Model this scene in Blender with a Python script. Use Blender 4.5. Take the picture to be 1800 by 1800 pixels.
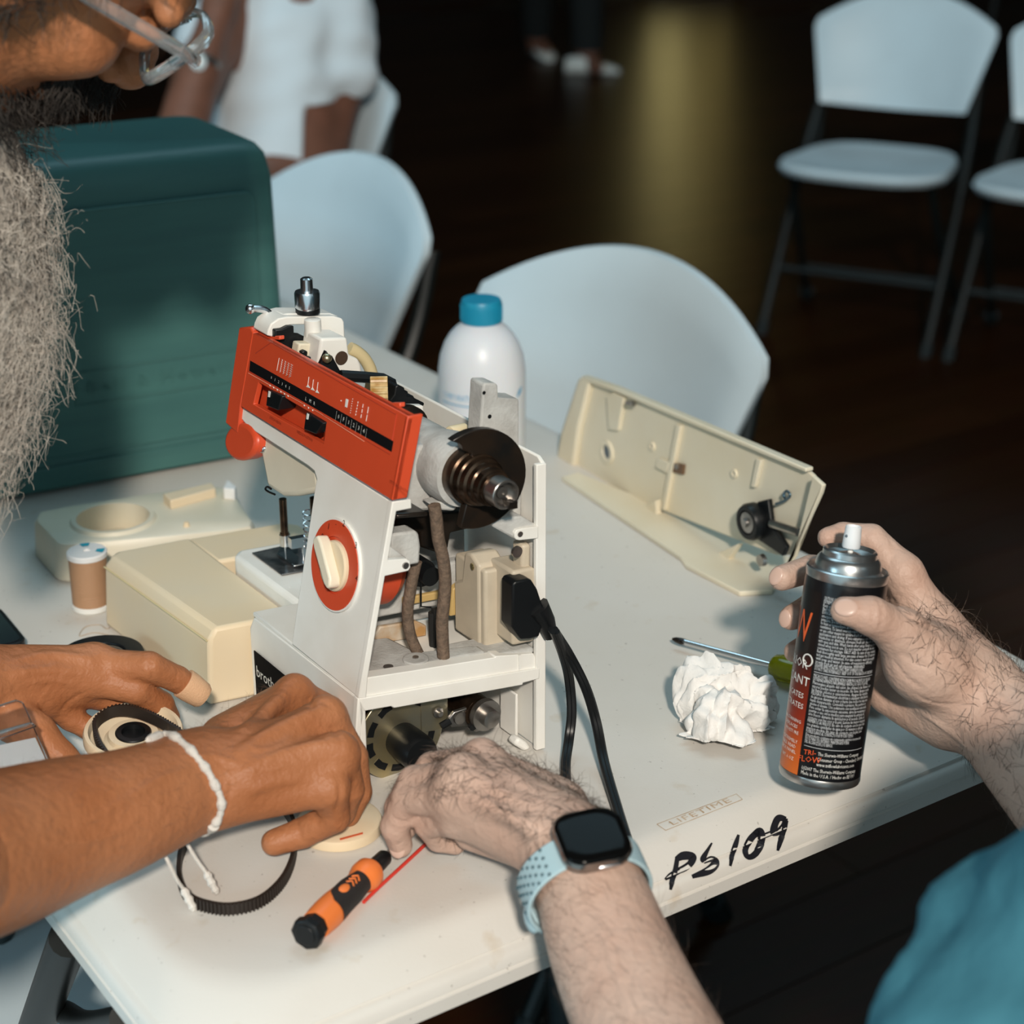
import bpy, bmesh, math, random
import numpy as np
from mathutils import Vector, Matrix
from mathutils.bvhtree import BVHTree
sc = bpy.context.scene
for _o in list(bpy.data.objects): bpy.data.objects.remove(_o)
COL = sc.collection
# ------------------------------------------------------------------ camera
FPX = 3200.0; PITCH = math.radians(22.6); ZT = 0.74; HC = 0.65
cam_d = bpy.data.cameras.new('camera'); cam = bpy.data.objects.new('camera', cam_d); COL.objects.link(cam)
cam.location = (0, 0, ZT + HC); cam.rotation_euler = (math.pi/2 - PITCH, 0, 0)
cam_d.sensor_width = 24; cam_d.sensor_height = 24; cam_d.lens = FPX/1800*24
cam_d.clip_start = .02; cam_d.clip_end = 60
cam_d.dof.use_dof = True; cam_d.dof.focus_distance = 1.27; cam_d.dof.aperture_fstop = 4.0
sc.camera = cam
# ------------------------------------------------------------------ world, lamps, exposure
wd = bpy.data.worlds.new('hall_air'); sc.world = wd; wd.use_nodes = True
wd.node_tree.nodes['Background'].inputs[0].default_value = (.50, .72, .80, 1)
wd.node_tree.nodes['Background'].inputs[1].default_value = .80
def area(name, loc, target, size, power, color, size_y=None):
    d = bpy.data.lights.new(name, 'AREA'); d.energy = power; d.color = color; d.size = size
    if size_y: d.shape = 'RECTANGLE'; d.size_y = size_y
    else: d.shape = 'DISK'
    o = bpy.data.objects.new(name, d); COL.objects.link(o); o.location = loc
    o.rotation_euler = (Vector(target) - Vector(loc)).to_track_quat('-Z', 'Y').to_euler()
    return o
area('flash_lamp', (.27, -2.38, 3.12), (-.02, 1.4, .80), .24, 158, (1, .895, .775))
area('window_light', (-3.6, -.4, 1.55), (.2, 1.4, .6), 2.2, 70, (.50, .84, 1.0), 1.5)
area('ceiling_lamp', (-.2, 2.6, 3.9), (-.2, 2.6, 0), 2.6, 30, (.56, .86, 1.0), 1.4)
area('ceiling_lamp', (1.6, 6.2, 3.9), (1.6, 6.2, 0), 2.6, 14, (.56, .86, 1.0), 1.4)
vs = sc.view_settings; vs.view_transform = 'Standard'; vs.look = 'None'; vs.exposure = 0.22; vs.gamma = 1.0; vs.use_curve_mapping = False
# ------------------------------------------------------------------ helpers: view geometry
CP, SP = math.cos(PITCH), math.sin(PITCH)
CAM = np.array([0, 0, ZT + HC])
def ray(px, py):
    a = px - 900.0; b = py - 900.0
    return np.array([a, FPX*CP - b*SP, -(FPX*SP + b*CP)])
def onz(px, py, h=0.0):                  # the point at height h above the table top seen at (px, py)
    r = ray(px, py); return CAM + r*((HC - h)/-r[2])
def atd(px, py, d): return CAM + ray(px, py)*(d/FPX)
def onfloor(px, py, z=0.0): return onz(px, py, z - ZT)
class Frame:
    def __init__(s, o, u, v, w):
        s.o = np.array(o, float); s.B = np.array([u, v, w], float).T; s.I = np.linalg.inv(s.B)
    def __call__(s, a, b, c): return s.o + s.B @ np.array([a, b, c], float)
    def loc(s, p): return s.I @ (np.array(p, float) - s.o)
    def inv(s, px, py, ax, val):         # the point of the plane coordinate[ax] = val seen at (px, py), in local coordinates
        r = ray(px, py); n = s.I[ax]; t = (val - n @ (CAM - s.o))/(n @ r)
        return s.loc(CAM + r*t)
    def at(s, px, py, ax, val): return s(*s.inv(px, py, ax, val))
def dirs(deg):
    t = math.radians(deg); return np.array([math.cos(t), math.sin(t), 0]), np.array([-math.sin(t), math.cos(t), 0])
TU, TV = dirs(34.4); TW = np.array([0, 0, 1.0])
def unit(v): v = np.asarray(v, float); return v/np.linalg.norm(v)
# ------------------------------------------------------------------ helpers: materials
def mat(name, col, rough=.5, metal=0, var=0.0, vscale=30, bump=0, bscale=60, spec=.5, col2=None, trans=0, ior=1.45, sss=0, coat=0, detail=4, stretch=None, alpha=1):
    m = bpy.data.materials.new(name); m.use_nodes = True
    nt = m.node_tree; N = nt.nodes; L = nt.links; b = N['Principled BSDF']
    b.inputs['Base Color'].default_value = (*col, 1); b.inputs['Roughness'].default_value = rough
    b.inputs['Metallic'].default_value = metal; b.inputs['Specular IOR Level'].default_value = spec; b.inputs['IOR'].default_value = ior
    if trans: b.inputs['Transmission Weight'].default_value = trans
    if coat: b.inputs['Coat Weight'].default_value = coat; b.inputs['Coat Roughness'].default_value = .15
    if sss:
        b.inputs['Subsurface Weight'].default_value = sss; b.inputs['Subsurface Radius'].default_value = (.012, .004, .002); b.inputs['Subsurface Scale'].default_value = .35
    if var or bump or col2:
        tc = N.new('ShaderNodeTexCoord'); mp = N.new('ShaderNodeMapping'); L.new(tc.outputs['Object'], mp.inputs[0])
        if stretch: mp.inputs['Scale'].default_value = stretch
    if var or col2:
        n = N.new('ShaderNodeTexNoise'); n.inputs['Scale'].default_value = vscale; n.inputs['Detail'].default_value = detail
        L.new(mp.outputs[0], n.inputs['Vector'])
        r = N.new('ShaderNodeValToRGB'); L.new(n.outputs['Fac'], r.inputs[0])
        c2 = col2 or tuple(max(0, c*(1 - var)) for c in col)
        r.color_ramp.elements[0].position = .35; r.color_ramp.elements[1].position = .65
        r.color_ramp.elements[0].color = (*c2, 1); r.color_ramp.elements[1].color = (*col, 1)
        L.new(r.outputs[0], b.inputs['Base Color'])
    if bump:
        n2 = N.new('ShaderNodeTexNoise'); n2.inputs['Scale'].default_value = bscale; n2.inputs['Detail'].default_value = 6
        L.new(mp.outputs[0], n2.inputs['Vector'])
        bp = N.new('ShaderNodeBump'); bp.inputs['Strength'].default_value = bump; bp.inputs['Distance'].default_value = .002
        L.new(n2.outputs['Fac'], bp.inputs['Height']); L.new(bp.outputs[0], b.inputs['Normal'])
    return m
def emis(name, col, s):
    m = bpy.data.materials.new(name); m.use_nodes = True; b = m.node_tree.nodes['Principled BSDF']
    b.inputs['Base Color'].default_value = (*col, 1); b.inputs['Emission Color'].default_value = (*col, 1); b.inputs['Emission Strength'].default_value = s
    return m
# ------------------------------------------------------------------ helpers: objects
def tag(o, label=None, cat=None, group=None, kind=None):
    if label: o['label'] = label
    if cat: o['category'] = cat
    if group: o['group'] = group
    if kind: o['kind'] = kind
    return o
def thing(name, loc, label, cat, group=None):
    o = bpy.data.objects.new(name, None); COL.objects.link(o); o.location = tuple(loc); o.empty_display_size = .05
    return tag(o, label, cat, group)
ROOTLOC = {}
def frame_from(axis):
    a = unit(axis); h = np.array([0, 0, 1.0]) if abs(a[2]) < .9 else np.array([1.0, 0, 0])
    x = unit(np.cross(h, a)); y = np.cross(a, x); return x, y, a
class MB:                                # collects shapes given in world coordinates
    def __init__(s): s.v = []; s.f = []
    def add(s, vs, fs):
        k = len(s.v); s.v += [tuple(map(float, p)) for p in vs]; s.f += [tuple(i + k for i in f) for f in fs]; return s
    def prism(s, poly, vec):             # a flat outline pushed along vec
        n = len(poly); vec = np.asarray(vec, float); p = [np.asarray(q, float) for q in poly]
        nrm = sum((np.cross(p[i], p[(i+1) % n]) for i in range(n)), np.zeros(3))
        if nrm @ vec > 0: p = p[::-1]
        return s.add(p + [q + vec for q in p], [tuple(range(n)), tuple(range(2*n - 1, n - 1, -1))] + [(i, i + n, (i+1) % n + n, (i+1) % n) for i in range(n)])
    def loft(s, rings, close=True, caps=True):
        n = len(rings[0]); vs = [p for r in rings for p in r]; fs = []
        for i in range(len(rings) - 1):
            for j in range(n if close else n - 1):
                k = (j + 1) % n; fs.append((i*n + j, i*n + k, (i+1)*n + k, (i+1)*n + j))
        if caps: fs += [tuple(range(n - 1, -1, -1)), tuple((len(rings) - 1)*n + j for j in range(n))]
        return s.add(vs, fs)
    def lathe(s, prof, o, axis, n=32, arc=None, caps=True):   # prof: (distance along axis, radius)
        x, y, a = frame_from(axis); o = np.asarray(o, float); rings = []
        for t, r in prof:
            rings.append([o + a*t + (x*math.cos(2*math.pi*j/n) + y*math.sin(2*math.pi*j/n))*max(r, 1e-5) for j in range(n)])
        return s.loft(rings, True, caps)
    def ring(s, o, axis, r0, r1, h, n=40):                    # a flat washer
        x, y, a = frame_from(axis); o = np.asarray(o, float)
        c = [x*math.cos(2*math.pi*j/n) + y*math.sin(2*math.pi*j/n) for j in range(n)]
        rings = [[o + d*r0 for d in c], [o + d*r1 for d in c], [o + d*r1 + a*h for d in c], [o + d*r0 + a*h for d in c], [o + d*r0 for d in c]]
        return s.loft(rings, True, False)
    def tube(s, path, r, n=10, flat=None, up=None):           # r: radius or list; flat: (rx, ry) scaling
        P = [np.asarray(p, float) for p in path]; R = r if hasattr(r, '__len__') else [r]*len(P); rings = []; px = None
        for i, p in enumerate(P):
            t = unit(P[min(i+1, len(P)-1)] - P[max(i-1, 0)])
            if px is None:
                x, y, _ = frame_from(t)
                if up is not None: y = unit(np.asarray(up) - t*(np.asarray(up) @ t)); x = np.cross(y, t)
            elif up is not None: y = unit(np.asarray(up) - t*(np.asarray(up) @ t)); x = np.cross(y, t)
            else: x = unit(px - t*(px @ t)); y = np.cross(t, x)
            px = x; fx, fy = flat or (1, 1)
            rings.append([p + (x*math.cos(2*math.pi*j/n)*fx + y*math.sin(2*math.pi*j/n)*fy)*R[i] for j in range(n)])
        return s.loft(rings)
    def ball(s, c, r, n=14, m=9, R=None):                     # r: radius or three radii, R: 3x3 axes as columns
        rr = r if hasattr(r, '__len__') else (r, r, r); c = np.asarray(c, float); R = np.eye(3) if R is None else np.asarray(R); rings = []
        for i in range(m):
            t = math.pi*(i + .001*(i == 0) - .001*(i == m-1))/(m - 1)
            rings.append([c + R @ np.array([rr[0]*math.sin(t)*math.cos(2*math.pi*j/n), rr[1]*math.sin(t)*math.sin(2*math.pi*j/n), -rr[2]*math.cos(t)]) for j in range(n)])
        return s.loft(rings)
    def box(s, c, ux, uy, uz):           # centre and three half-axis vectors
        c, ux, uy, uz = (np.asarray(q, float) for q in (c, ux, uy, uz))
        return s.prism([c - ux - uy - uz, c + ux - uy - uz, c + ux + uy - uz, c - ux + uy - uz], uz*2)
    def build(s, name, m, parent=None, smooth=.6, bevel=0, seg=2, sub=0):
        off = np.array(parent.location) if parent is not None and parent.type == 'EMPTY' else (np.array(ROOTLOC[parent.name]) if parent is not None else np.zeros(3))
        if parent is None and s.v:
            V = np.array(s.v); off = np.array([V[:, 0].mean(), V[:, 1].mean(), V[:, 2].min()])
        me = bpy.data.meshes.new(name)
        me.from_pydata([tuple(np.array(p) - off) for p in s.v], [], s.f); me.validate(); me.update()
        bm = bmesh.new(); bm.from_mesh(me); bmesh.ops.recalc_face_normals(bm, faces=bm.faces); bm.to_mesh(me); bm.free()
        if smooth: me.shade_smooth(); me.set_sharp_from_angle(angle=smooth)
        o = bpy.data.objects.new(name, me); COL.objects.link(o); me.materials.append(m)
        if parent is None: o.location = tuple(off)
        else: o.parent = parent
        ROOTLOC[o.name] = off
        if bevel:
            b = o.modifiers.new('bevel', 'BEVEL'); b.width = bevel; b.segments = seg; b.limit_method = 'ANGLE'; b.angle_limit = .6; b.harden_normals = False
        if sub:
            q = o.modifiers.new('sub', 'SUBSURF'); q.levels = sub; q.render_levels = sub
        return o
def P(name, m, parent, f, **k):          # one part from one builder function
    b = MB(); f(b); return b.build(name, m, parent, **k)
TXT = {}
def text_geo(s, size=1.0, res=2, spacing=1.0):
    key = (s, res, spacing)
    if key not in TXT:
        c = bpy.data.curves.new('t', 'FONT'); c.body = s; c.size = 1; c.resolution_u = res; c.space_character = spacing
        o = bpy.data.objects.new('t', c); COL.objects.link(o)
        bpy.context.view_layer.update()
        me = bpy.data.meshes.new_from_object(o.evaluated_get(bpy.context.evaluated_depsgraph_get()))
        TXT[key] = (np.array([v.co[:] for v in me.vertices]) if me.vertices else np.zeros((0, 3)), [tuple(p.vertices) for p in me.polygons])
        bpy.data.objects.remove(o); bpy.data.curves.remove(c); bpy.data.meshes.remove(me)
    V, Fc = TXT[key]; return V*size, Fc
def text(mb, s, o, ex, ey, size, center=True, res=2, fn=None, width=None, spacing=1.0):   # flat print: ex right, ey up
    V, Fc = text_geo(s, size, res, spacing)
    if not len(V): return
    V = V.copy(); w = V[:, 0].max() - V[:, 0].min()
    if width: V[:, 0] *= width/w; w = width
    if center: V[:, 0] -= (V[:, 0].max() + V[:, 0].min())/2
    if fn: mb.add([fn(p[0], p[1]) for p in V], Fc)
    else:
        o, ex, ey = (np.asarray(q, float) for q in (o, ex, ey)); mb.add([o + ex*p[0] + ey*p[1] for p in V], Fc)
def spline(pts, n=6):                    # Catmull-Rom through points (any dimension)
    p = np.array(pts, float); q = np.vstack([2*p[0] - p[1], p, 2*p[-1] - p[-2]]); out = []
    for i in range(1, len(q) - 2):
        for k in range(n):
            t = k/n; a, b, c, d = q[i-1], q[i], q[i+1], q[i+2]
            out.append(.5*((2*b) + (c - a)*t + (2*a - 5*b + 4*c - d)*t*t + (3*b - a - 3*c + d)*t**3))
    out.append(p[-1]); return np.array(out)
def rrect(w, h, r, n=5):                 # rounded rectangle outline about 0,0
    pts = []
    for cx, cy, a0 in ((w/2-r, h/2-r, 0), (-w/2+r, h/2-r, 90), (-w/2+r, -h/2+r, 180), (w/2-r, -h/2+r, 270)):
        for k in range(n + 1):
            a = math.radians(a0 + 90*k/n); pts.append((cx + r*math.cos(a), cy + r*math.sin(a)))
    return pts
# ================================================================== THE SETTING
def M_floor():
    m = mat('dark_floor_wood', (.052, .026, .011), .30, spec=.08, bump=.15, bscale=25, stretch=(1.2, 14, 1))
    nt = m.node_tree; N = nt.nodes; L = nt.links; b = N['Principled BSDF']
    oi = N.new('ShaderNodeObjectInfo'); r = N.new('ShaderNodeValToRGB'); L.new(oi.outputs['Random'], r.inputs[0])
    r.color_ramp.elements[0].color = (.024, .0078, .0022, 1); r.color_ramp.elements[1].color = (.042, .0145, .0042, 1)
    tc = N.new('ShaderNodeTexCoord'); mp = N.new('ShaderNodeMapping'); mp.inputs['Scale'].default_value = (1.5, 24, 1); L.new(tc.outputs['Object'], mp.inputs[0])
    n = N.new('ShaderNodeTexNoise'); n.inputs['Scale'].default_value = 4; n.inputs['Detail'].default_value = 5; L.new(mp.outputs[0], n.inputs['Vector'])
    mx = N.new('ShaderNodeMix'); mx.data_type = 'RGBA'; mx.blend_type = 'MULTIPLY'; mx.inputs[0].default_value = .6
    L.new(r.outputs[0], mx.inputs['A']); L.new(n.outputs['Color'], mx.inputs['B']); L.new(mx.outputs['Result'], b.inputs['Base Color'])
    return m
MF = M_floor()
dark_gap = mat('floor_gap', (.006, .004, .003), .8)
wall_m = mat('dark_wall_paint', (.030, .034, .032), .8, var=.3, vscale=2)
ceil_m = mat('ceiling_paint', (.10, .11, .11), .9, var=.1, vscale=2)
fl = MB().box((.5, 5.2, -.02), (4.5, 0, 0), (0, 7.0, 0), (0, 0, .012)).build('floor', dark_gap); tag(fl, 'dark brown wooden plank floor of the hall', 'floor', kind='structure')
pl_me = None; PLW, PLL = .125, 3.1; cnt = 0
for j in range(-12, 92):
    for i in range(-3, 6):
        c = TV*(j*PLW) + TU*((i + .5*(j % 2) + .17*(j % 3))*PLL)
        if not (-2.6 < c[0] < 4.6 and .3 < c[1] < 11.6): continue
        if abs(c[0]) > .42*c[1] + 1.3 or cnt > 295: continue
        if pl_me is None:
            o = MB().box((0, 0, 0), TU*(PLL/2 - .001), TV*(PLW/2 - .0012), (0, 0, .008)).build('plank', MF, None, bevel=.0012, seg=1); pl_me = o.data
            for v in pl_me.vertices:      # plank axes: local x runs along the board
                d = np.array(v.co[:]); v.co = (d @ TU, d @ TV, v.co.z - .008)
        else: o = bpy.data.objects.new('plank', pl_me); COL.objects.link(o)
        o.rotation_euler = (0, 0, math.radians(34.4)); o.parent = fl; o.location = tuple(c + np.array([0, 0, 0]) - np.array(fl.location)); cnt += 1
def slab(name, c, hx, hy, hz, m, label):
    o = MB().box(c, (hx, 0, 0), (0, hy, 0), (0, 0, hz)).build(name, m); return tag(o, label, 'wall' if 'wall' in name else 'ceiling', kind='structure')
slab('wall_back', (.5, 12.3, 2.1), 4.6, .05, 2.1, wall_m, 'dark far wall of the hall behind the chairs')
slab('wall_left', (-4.0, 5.2, 2.1), .05, 7.1, 2.1, wall_m, 'dark side wall of the hall on the left')
slab('wall_right', (5.0, 5.2, 2.1), .05, 7.1, 2.1, wall_m, 'dark side wall of the hall on the right')
slab('ceiling', (.5, 5.2, 4.25), 4.6, 7.1, .05, ceil_m, 'pale ceiling high above the hall')
# the lit glass door far behind, seen as a streak on the polished floor
black_metal = mat('black_powder_coat', (.006, .009, .009), .42, var=.2, vscale=40)
dr = thing('door_1', (1.14, 12.2, 0), 'lit glass door in the far wall', 'door'); tag(dr, kind='structure')
P('door_frame', black_metal, dr, lambda b: [b.box((.84, 12.2, 1.08), (.05, 0, 0), (0, .05, 0), (0, 0, 1.08)), b.box((1.48, 12.2, 1.08), (.05, 0, 0), (0, .05, 0), (0, 0, 1.08)), b.box((1.14, 12.2, 2.12), (.37, 0, 0), (0, .05, 0), (0, 0, .04)), b.box((1.14, 12.2, .21), (.37, 0, 0), (0, .05, 0), (0, 0, .20))], bevel=.004)
P('pane', emis('lit_door_glass', (.80, .66, .26), 1.9), dr, lambda b: b.box((1.02, 12.2, 1.24), (.125, 0, 0), (0, .01, 0), (0, 0, .83)))
P('pane', emis('dim_door_glass', (.80, .60, .18), .55), dr, lambda b: b.box((1.30, 12.2, 1.24), (.135, 0, 0), (0, .01, 0), (0, 0, .83)))
P('handle', mat('door_steel', (.5, .5, .5), .3, 1), dr, lambda b: b.tube([(.92, 12.13, .95), (.92, 12.1, .97), (.92, 12.1, 1.2), (.92, 12.13, 1.22)], .012))

# ================================================================== FOLDING CHAIRS
chair_white = mat('white_moulded_plastic', (.57, .665, .715), .42, var=.05, vscale=8, bump=.05, bscale=300)
def make_chair():
    t = thing('folding_chair', (0, 0, 0), '', 'chair')
    def back(b):                          # a dished shell with an arched top and tapering sides
        ns, nt_ = 24, 10; F_, K_ = [], []
        for side in (0, 1):
            g = []
            for j in range(nt_ + 1):
                tt = j/nt_; row = []
                for i in range(ns + 1):
                    s = -1 + 2*i/ns
                    hw = .190 + .052*tt - .012*max(0, (tt - .86)/.14)**2
                    z = .545 + (.215 + .075*(1 - s*s))*tt + .012*(1-tt)*(s*s)
                    y = -.150 - .075*tt + .050*s*s - .012*math.sin(math.pi*tt)*(1 - s*s)
                    e = min(1, min(1 - abs(s), min(tt, 1 - tt)*1.6)*9); th = .006 + .008*e
                    row.append((s*hw, y + (th if side == 0 else -th), z))
                g.append(row)
            (F_ if side == 0 else K_).extend([p for r in g for p in r])
        W = ns + 1; n = len(F_); fs = []
        for j in range(nt_):
            for i in range(ns):
                a = j*W + i; fs += [(a, a+1, a+W+1, a+W), (n+a+W, n+a+W+1, n+a+1, n+a)]
        rim = [i for i in range(W)] + [j*W + ns for j in range(1, nt_+1)] + [nt_*W + i for i in range(ns-1, -1, -1)] + [j*W for j in range(nt_-1, 0, -1)]
        for k in range(len(rim)): a, c = rim[k], rim[(k+1) % len(rim)]; fs.append((a, n+a, n+c, c))
        b.add(F_ + K_, fs)
    P('backrest', chair_white, t, back, smooth=1.0)
    def seat(b):
        prof = [(.0, -.030), (.80, -.030), (.97, -.022), (1.0, -.008), (.97, .004), (.86, 0), (.5, -.010), (.02, -.014)]
        rings = []
        for r, z in prof:
            ring = []
            for k in range(40):
                a = 2*math.pi*k/40; ca, sa = math.cos(a), math.sin(a); e = 2/3.6
                x = .205*abs(ca)**e*math.copysign(1, ca); y = .205*abs(sa)**e*math.copysign(1, sa)
                x *= 1 + .10*(y/.2); ring.append((x*max(r, .01), .03 + y*max(r, .01) + (.025*(1 - (x/.21)**2) if y > .1 else 0)*r, .445 + z + .03*max(0, y)*r))
            rings.append(ring)
        b.loft(rings)
    P('seat', chair_white, t, seat, smooth=.9)
    for s in (-1, 1):
        P('front_leg', black_metal, t, lambda b: b.tube(spline([(s*.195, -.205, .73), (s*.198, -.165, .60), (s*.212, -.06, .42), (s*.215, .19, .018)], 4), .0125, 10))
        P('foot_cap', black_metal, t, lambda b: b.tube([(s*.215, .178, .035), (s*.215, .196, .0)], .017, 10))
        P('rear_leg', black_metal, t, lambda b: b.tube(spline([(s*.178, .13, .415), (s*.186, .04, .27), (s*.212, -.165, .018)], 4), .0115, 10))
        P('foot_cap', black_metal, t, lambda b: b.tube([(s*.210, -.152, .035), (s*.213, -.170, .0)], .018, 10))
        P('seat_bracket', black_metal, t, lambda b: b.prism([(s*.190, -.165, .60), (s*.190, -.10, .43), (s*.190, .06, .405), (s*.190, -.06, .405), (s*.190, -.15, .47)], (s*.012, 0, 0)))
    P('crossbar', black_metal, t, lambda b: b.tube([(-.215, .098, .16), (.215, .098, .16)], .009, 8))
    P('crossbar', black_metal, t, lambda b: b.tube([(-.200, -.085, .12), (.200, -.085, .12)], .009, 8))
    return t
def children(o): return [c for c in bpy.data.objects if c.parent == o]
def copy_tree(o):
    c = o.copy(); COL.objects.link(c)
    for ch in children(o):
        d = ch.copy(); COL.objects.link(d); d.parent = c
    return c
ch0 = make_chair(); first = True
for (x, y, deg, lab) in (
        (.000, 2.005, 134, 'white plastic folding chair behind the blue-capped bottle at the table edge'),
        (-.395, 2.60, 126, 'white plastic folding chair right behind the dark green case'),
        (.924, 4.60, 153, 'empty white folding chair standing alone with its whole black frame in view'),
        (1.36, 4.36, 150, 'white folding chair cut off by the upper right edge of the picture'),
        (-.52, 3.64, 152, 'white folding chair under the seated person in the white shirt'),
        (-.46, 1.13, -62, 'white folding chair pushed under the left end of the table')):
    o = ch0 if first else copy_tree(ch0); first = False
    o.location = (x, y, 0); o.rotation_euler = (0, 0, math.radians(deg)); o['label'] = lab; o['group'] = 'white folding chairs in the hall'

# ================================================================== THE FOLDING TABLE
def M_table():
    m = mat('worn_white_table_plastic', (.70, .68, .64), .46, spec=.4, bump=.06, bscale=400)
    nt = m.node_tree; N = nt.nodes; L = nt.links; b = N['Principled BSDF']; tc = N.new('ShaderNodeTexCoord')
    def noise(sc_, lo, hi, det=5):
        n = N.new('ShaderNodeTexNoise'); n.inputs['Scale'].default_value = sc_; n.inputs['Detail'].default_value = det; L.new(tc.outputs['Object'], n.inputs['Vector'])
        r = N.new('ShaderNodeMapRange'); r.inputs[1].default_value = lo; r.inputs[2].default_value = hi; L.new(n.outputs['Fac'], r.inputs[0]); return r.outputs[0]
    def mix(a, bcol, fac, k=1.0):
        x = N.new('ShaderNodeMix'); x.data_type = 'RGBA'
        mm = N.new('ShaderNodeMath'); mm.operation = 'MULTIPLY'; mm.inputs[1].default_value = k; L.new(fac, mm.inputs[0]); L.new(mm.outputs[0], x.inputs[0])
        if hasattr(a, 'links'): L.new(a, x.inputs['A'])
        else: x.inputs['A'].default_value = (*a, 1)
        x.inputs['B'].default_value = (*bcol, 1); return x.outputs['Result']
    c = mix((.645, .620, .580), (.57, .535, .48), noise(6, .42, .7), .55)
    c = mix(c, (.50, .40, .28), noise(38, .65, .76, 4), .45)      # tan stains
    c = mix(c, (.25, .22, .2), noise(240, .72, .76, 2), .55)     # specks of dirt
    L.new(c, b.inputs['Base Color']); return m
MT = M_table()
U0, U1, V0, V1 = .307, 1.072, .756, 2.586
tc0 = TU*((U0+U1)/2) + TV*((V0+V1)/2)
table = thing('folding_table', (tc0[0], tc0[1], 0), 'long white plastic folding table marked PS 109 on its edge', 'table')
def tabletop(b):
    prof = [(.045, 0), (.034, -.0004), (.027, -.0018), (.022, -.005), (.012, -.0125), (.0060, -.0180), (.0072, -.0192), (.0060, -.0204), (.0030, -.0215), (.0010, -.0250), (0, -.0300), (.0016, -.0312), (.0016, -.0322), (-.0002, -.0334), (0, -.043), (.003, -.0455), (.012, -.046)]
    rings = []
    for ins, z in prof:
        w, h = (U1-U0) - 2*ins, (V1-V0) - 2*ins
        rings.append([tc0 + TU*x + TV*y + np.array([0, 0, ZT+z]) for x, y in rrect(w, h, (.055 + ins*.55), 10)])
    b.loft(rings)
top = P('tabletop', MT, table, tabletop, smooth=.75)
frame_steel = mat('grey_blue_leg_steel', (.035, .05, .055), .4, .3)
for k, vv in enumerate((V0 + .62, V1 - .34)):
    for uu in (U0 + .07, U1 - .12):
        p = TU*uu + TV*vv; q = p + TV*(-.10 if k == 0 else .10)
        P('leg', frame_steel, table, lambda b: b.tube([p + TW*.692, q + TW*.0], .0145, 12))
    p0, p1 = TU*(U0+.07) + TV*vv, TU*(U1-.07) + TV*vv; d = TV*(-.05 if k == 0 else .05)
    P('crossbar', frame_steel, table, lambda b: b.tube([p0 + d + TW*.35, p1 + d + TW*.35], .011, 10))
    mid = TU*((U0+U1)/2)
    P('brace', frame_steel, table, lambda b: b.tube([p0*.5 + p1*.5 + d + TW*.36, mid + TV*(vv + (.42 if k == 0 else -.42)) + TW*.69], .010, 10))
for uu in (U0 + .055, U1 - .055):
    P('side_rail', frame_steel, table, lambda b: b.box(TU*uu + TV*((V0+V1)/2) + TW*.688, TU*.011, TV*.85, TW*.010))
lt, lb = onz(122, 1648, -.055), onz(52, 1838, -.26); ld = (lb - lt)/(lt[2] - lb[2]); lf = lt + ld*lt[2]
P('corner_leg', black_metal, table, lambda b: b.tube([lt, lf], .0135, 14))
P('leg_brace', black_metal, table, lambda b: b.tube(spline([onz(88, 1772, -.20), onz(112, 1778, -.19), onz(150, 1798, -.15), onz(215, 1790, -.075)], 5), .0085, 12))
P('leg_bolt', black_metal, table, lambda b: b.lathe([(0, .008), (.006, .008), (.008, .005)], onz(84, 1768, -.186), np.array([.3, -.9, .3]), 12))
P('leg_foot', black_metal, table, lambda b: b.lathe([(0, .018), (.02, .018)], lf, TW, 14))
# surface lookup for marks on the table
_tb = MB(); tabletop(_tb); TBVH = BVHTree.FromPolygons([tuple(p) for p in _tb.v], _tb.f)
def on_table(px, py, lift=.0003):
    r = ray(px, py); h = TBVH.ray_cast(Vector(CAM), Vector(unit(r)))
    if h[0] is None: return onz(px, py, lift)
    n = h[1] if h[1].z > 0 or h[1].dot(Vector(r)) < 0 else -h[1]
    return np.array(h[0]) + np.array(n)*lift
def brush(b, pts, w, lift=.0006, n=10):     # a flat pen stroke following the table surface; w in px (one or per point)
    W = w if hasattr(w, '__len__') else [w]*len(pts)
    s = spline([(p[0], p[1], q) for p, q in zip(pts, W)], n); L_, R_ = [], []
    for i in range(len(s)):
        d = s[min(i+1, len(s)-1), :2] - s[max(i-1, 0), :2]; d = d/(np.linalg.norm(d) + 1e-9); nrm = np.array([-d[1], d[0]])*s[i, 2]/2
        L_.append(on_table(*(s[i, :2] + nrm), lift)); R_.append(on_table(*(s[i, :2] - nrm), lift))
    m = len(s); b.add(L_ + R_, [(i, i+1, m+i+1, m+i) for i in range(m - 1)])
ink = mat('black_marker_ink', (.008, .008, .012), .5)
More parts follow.
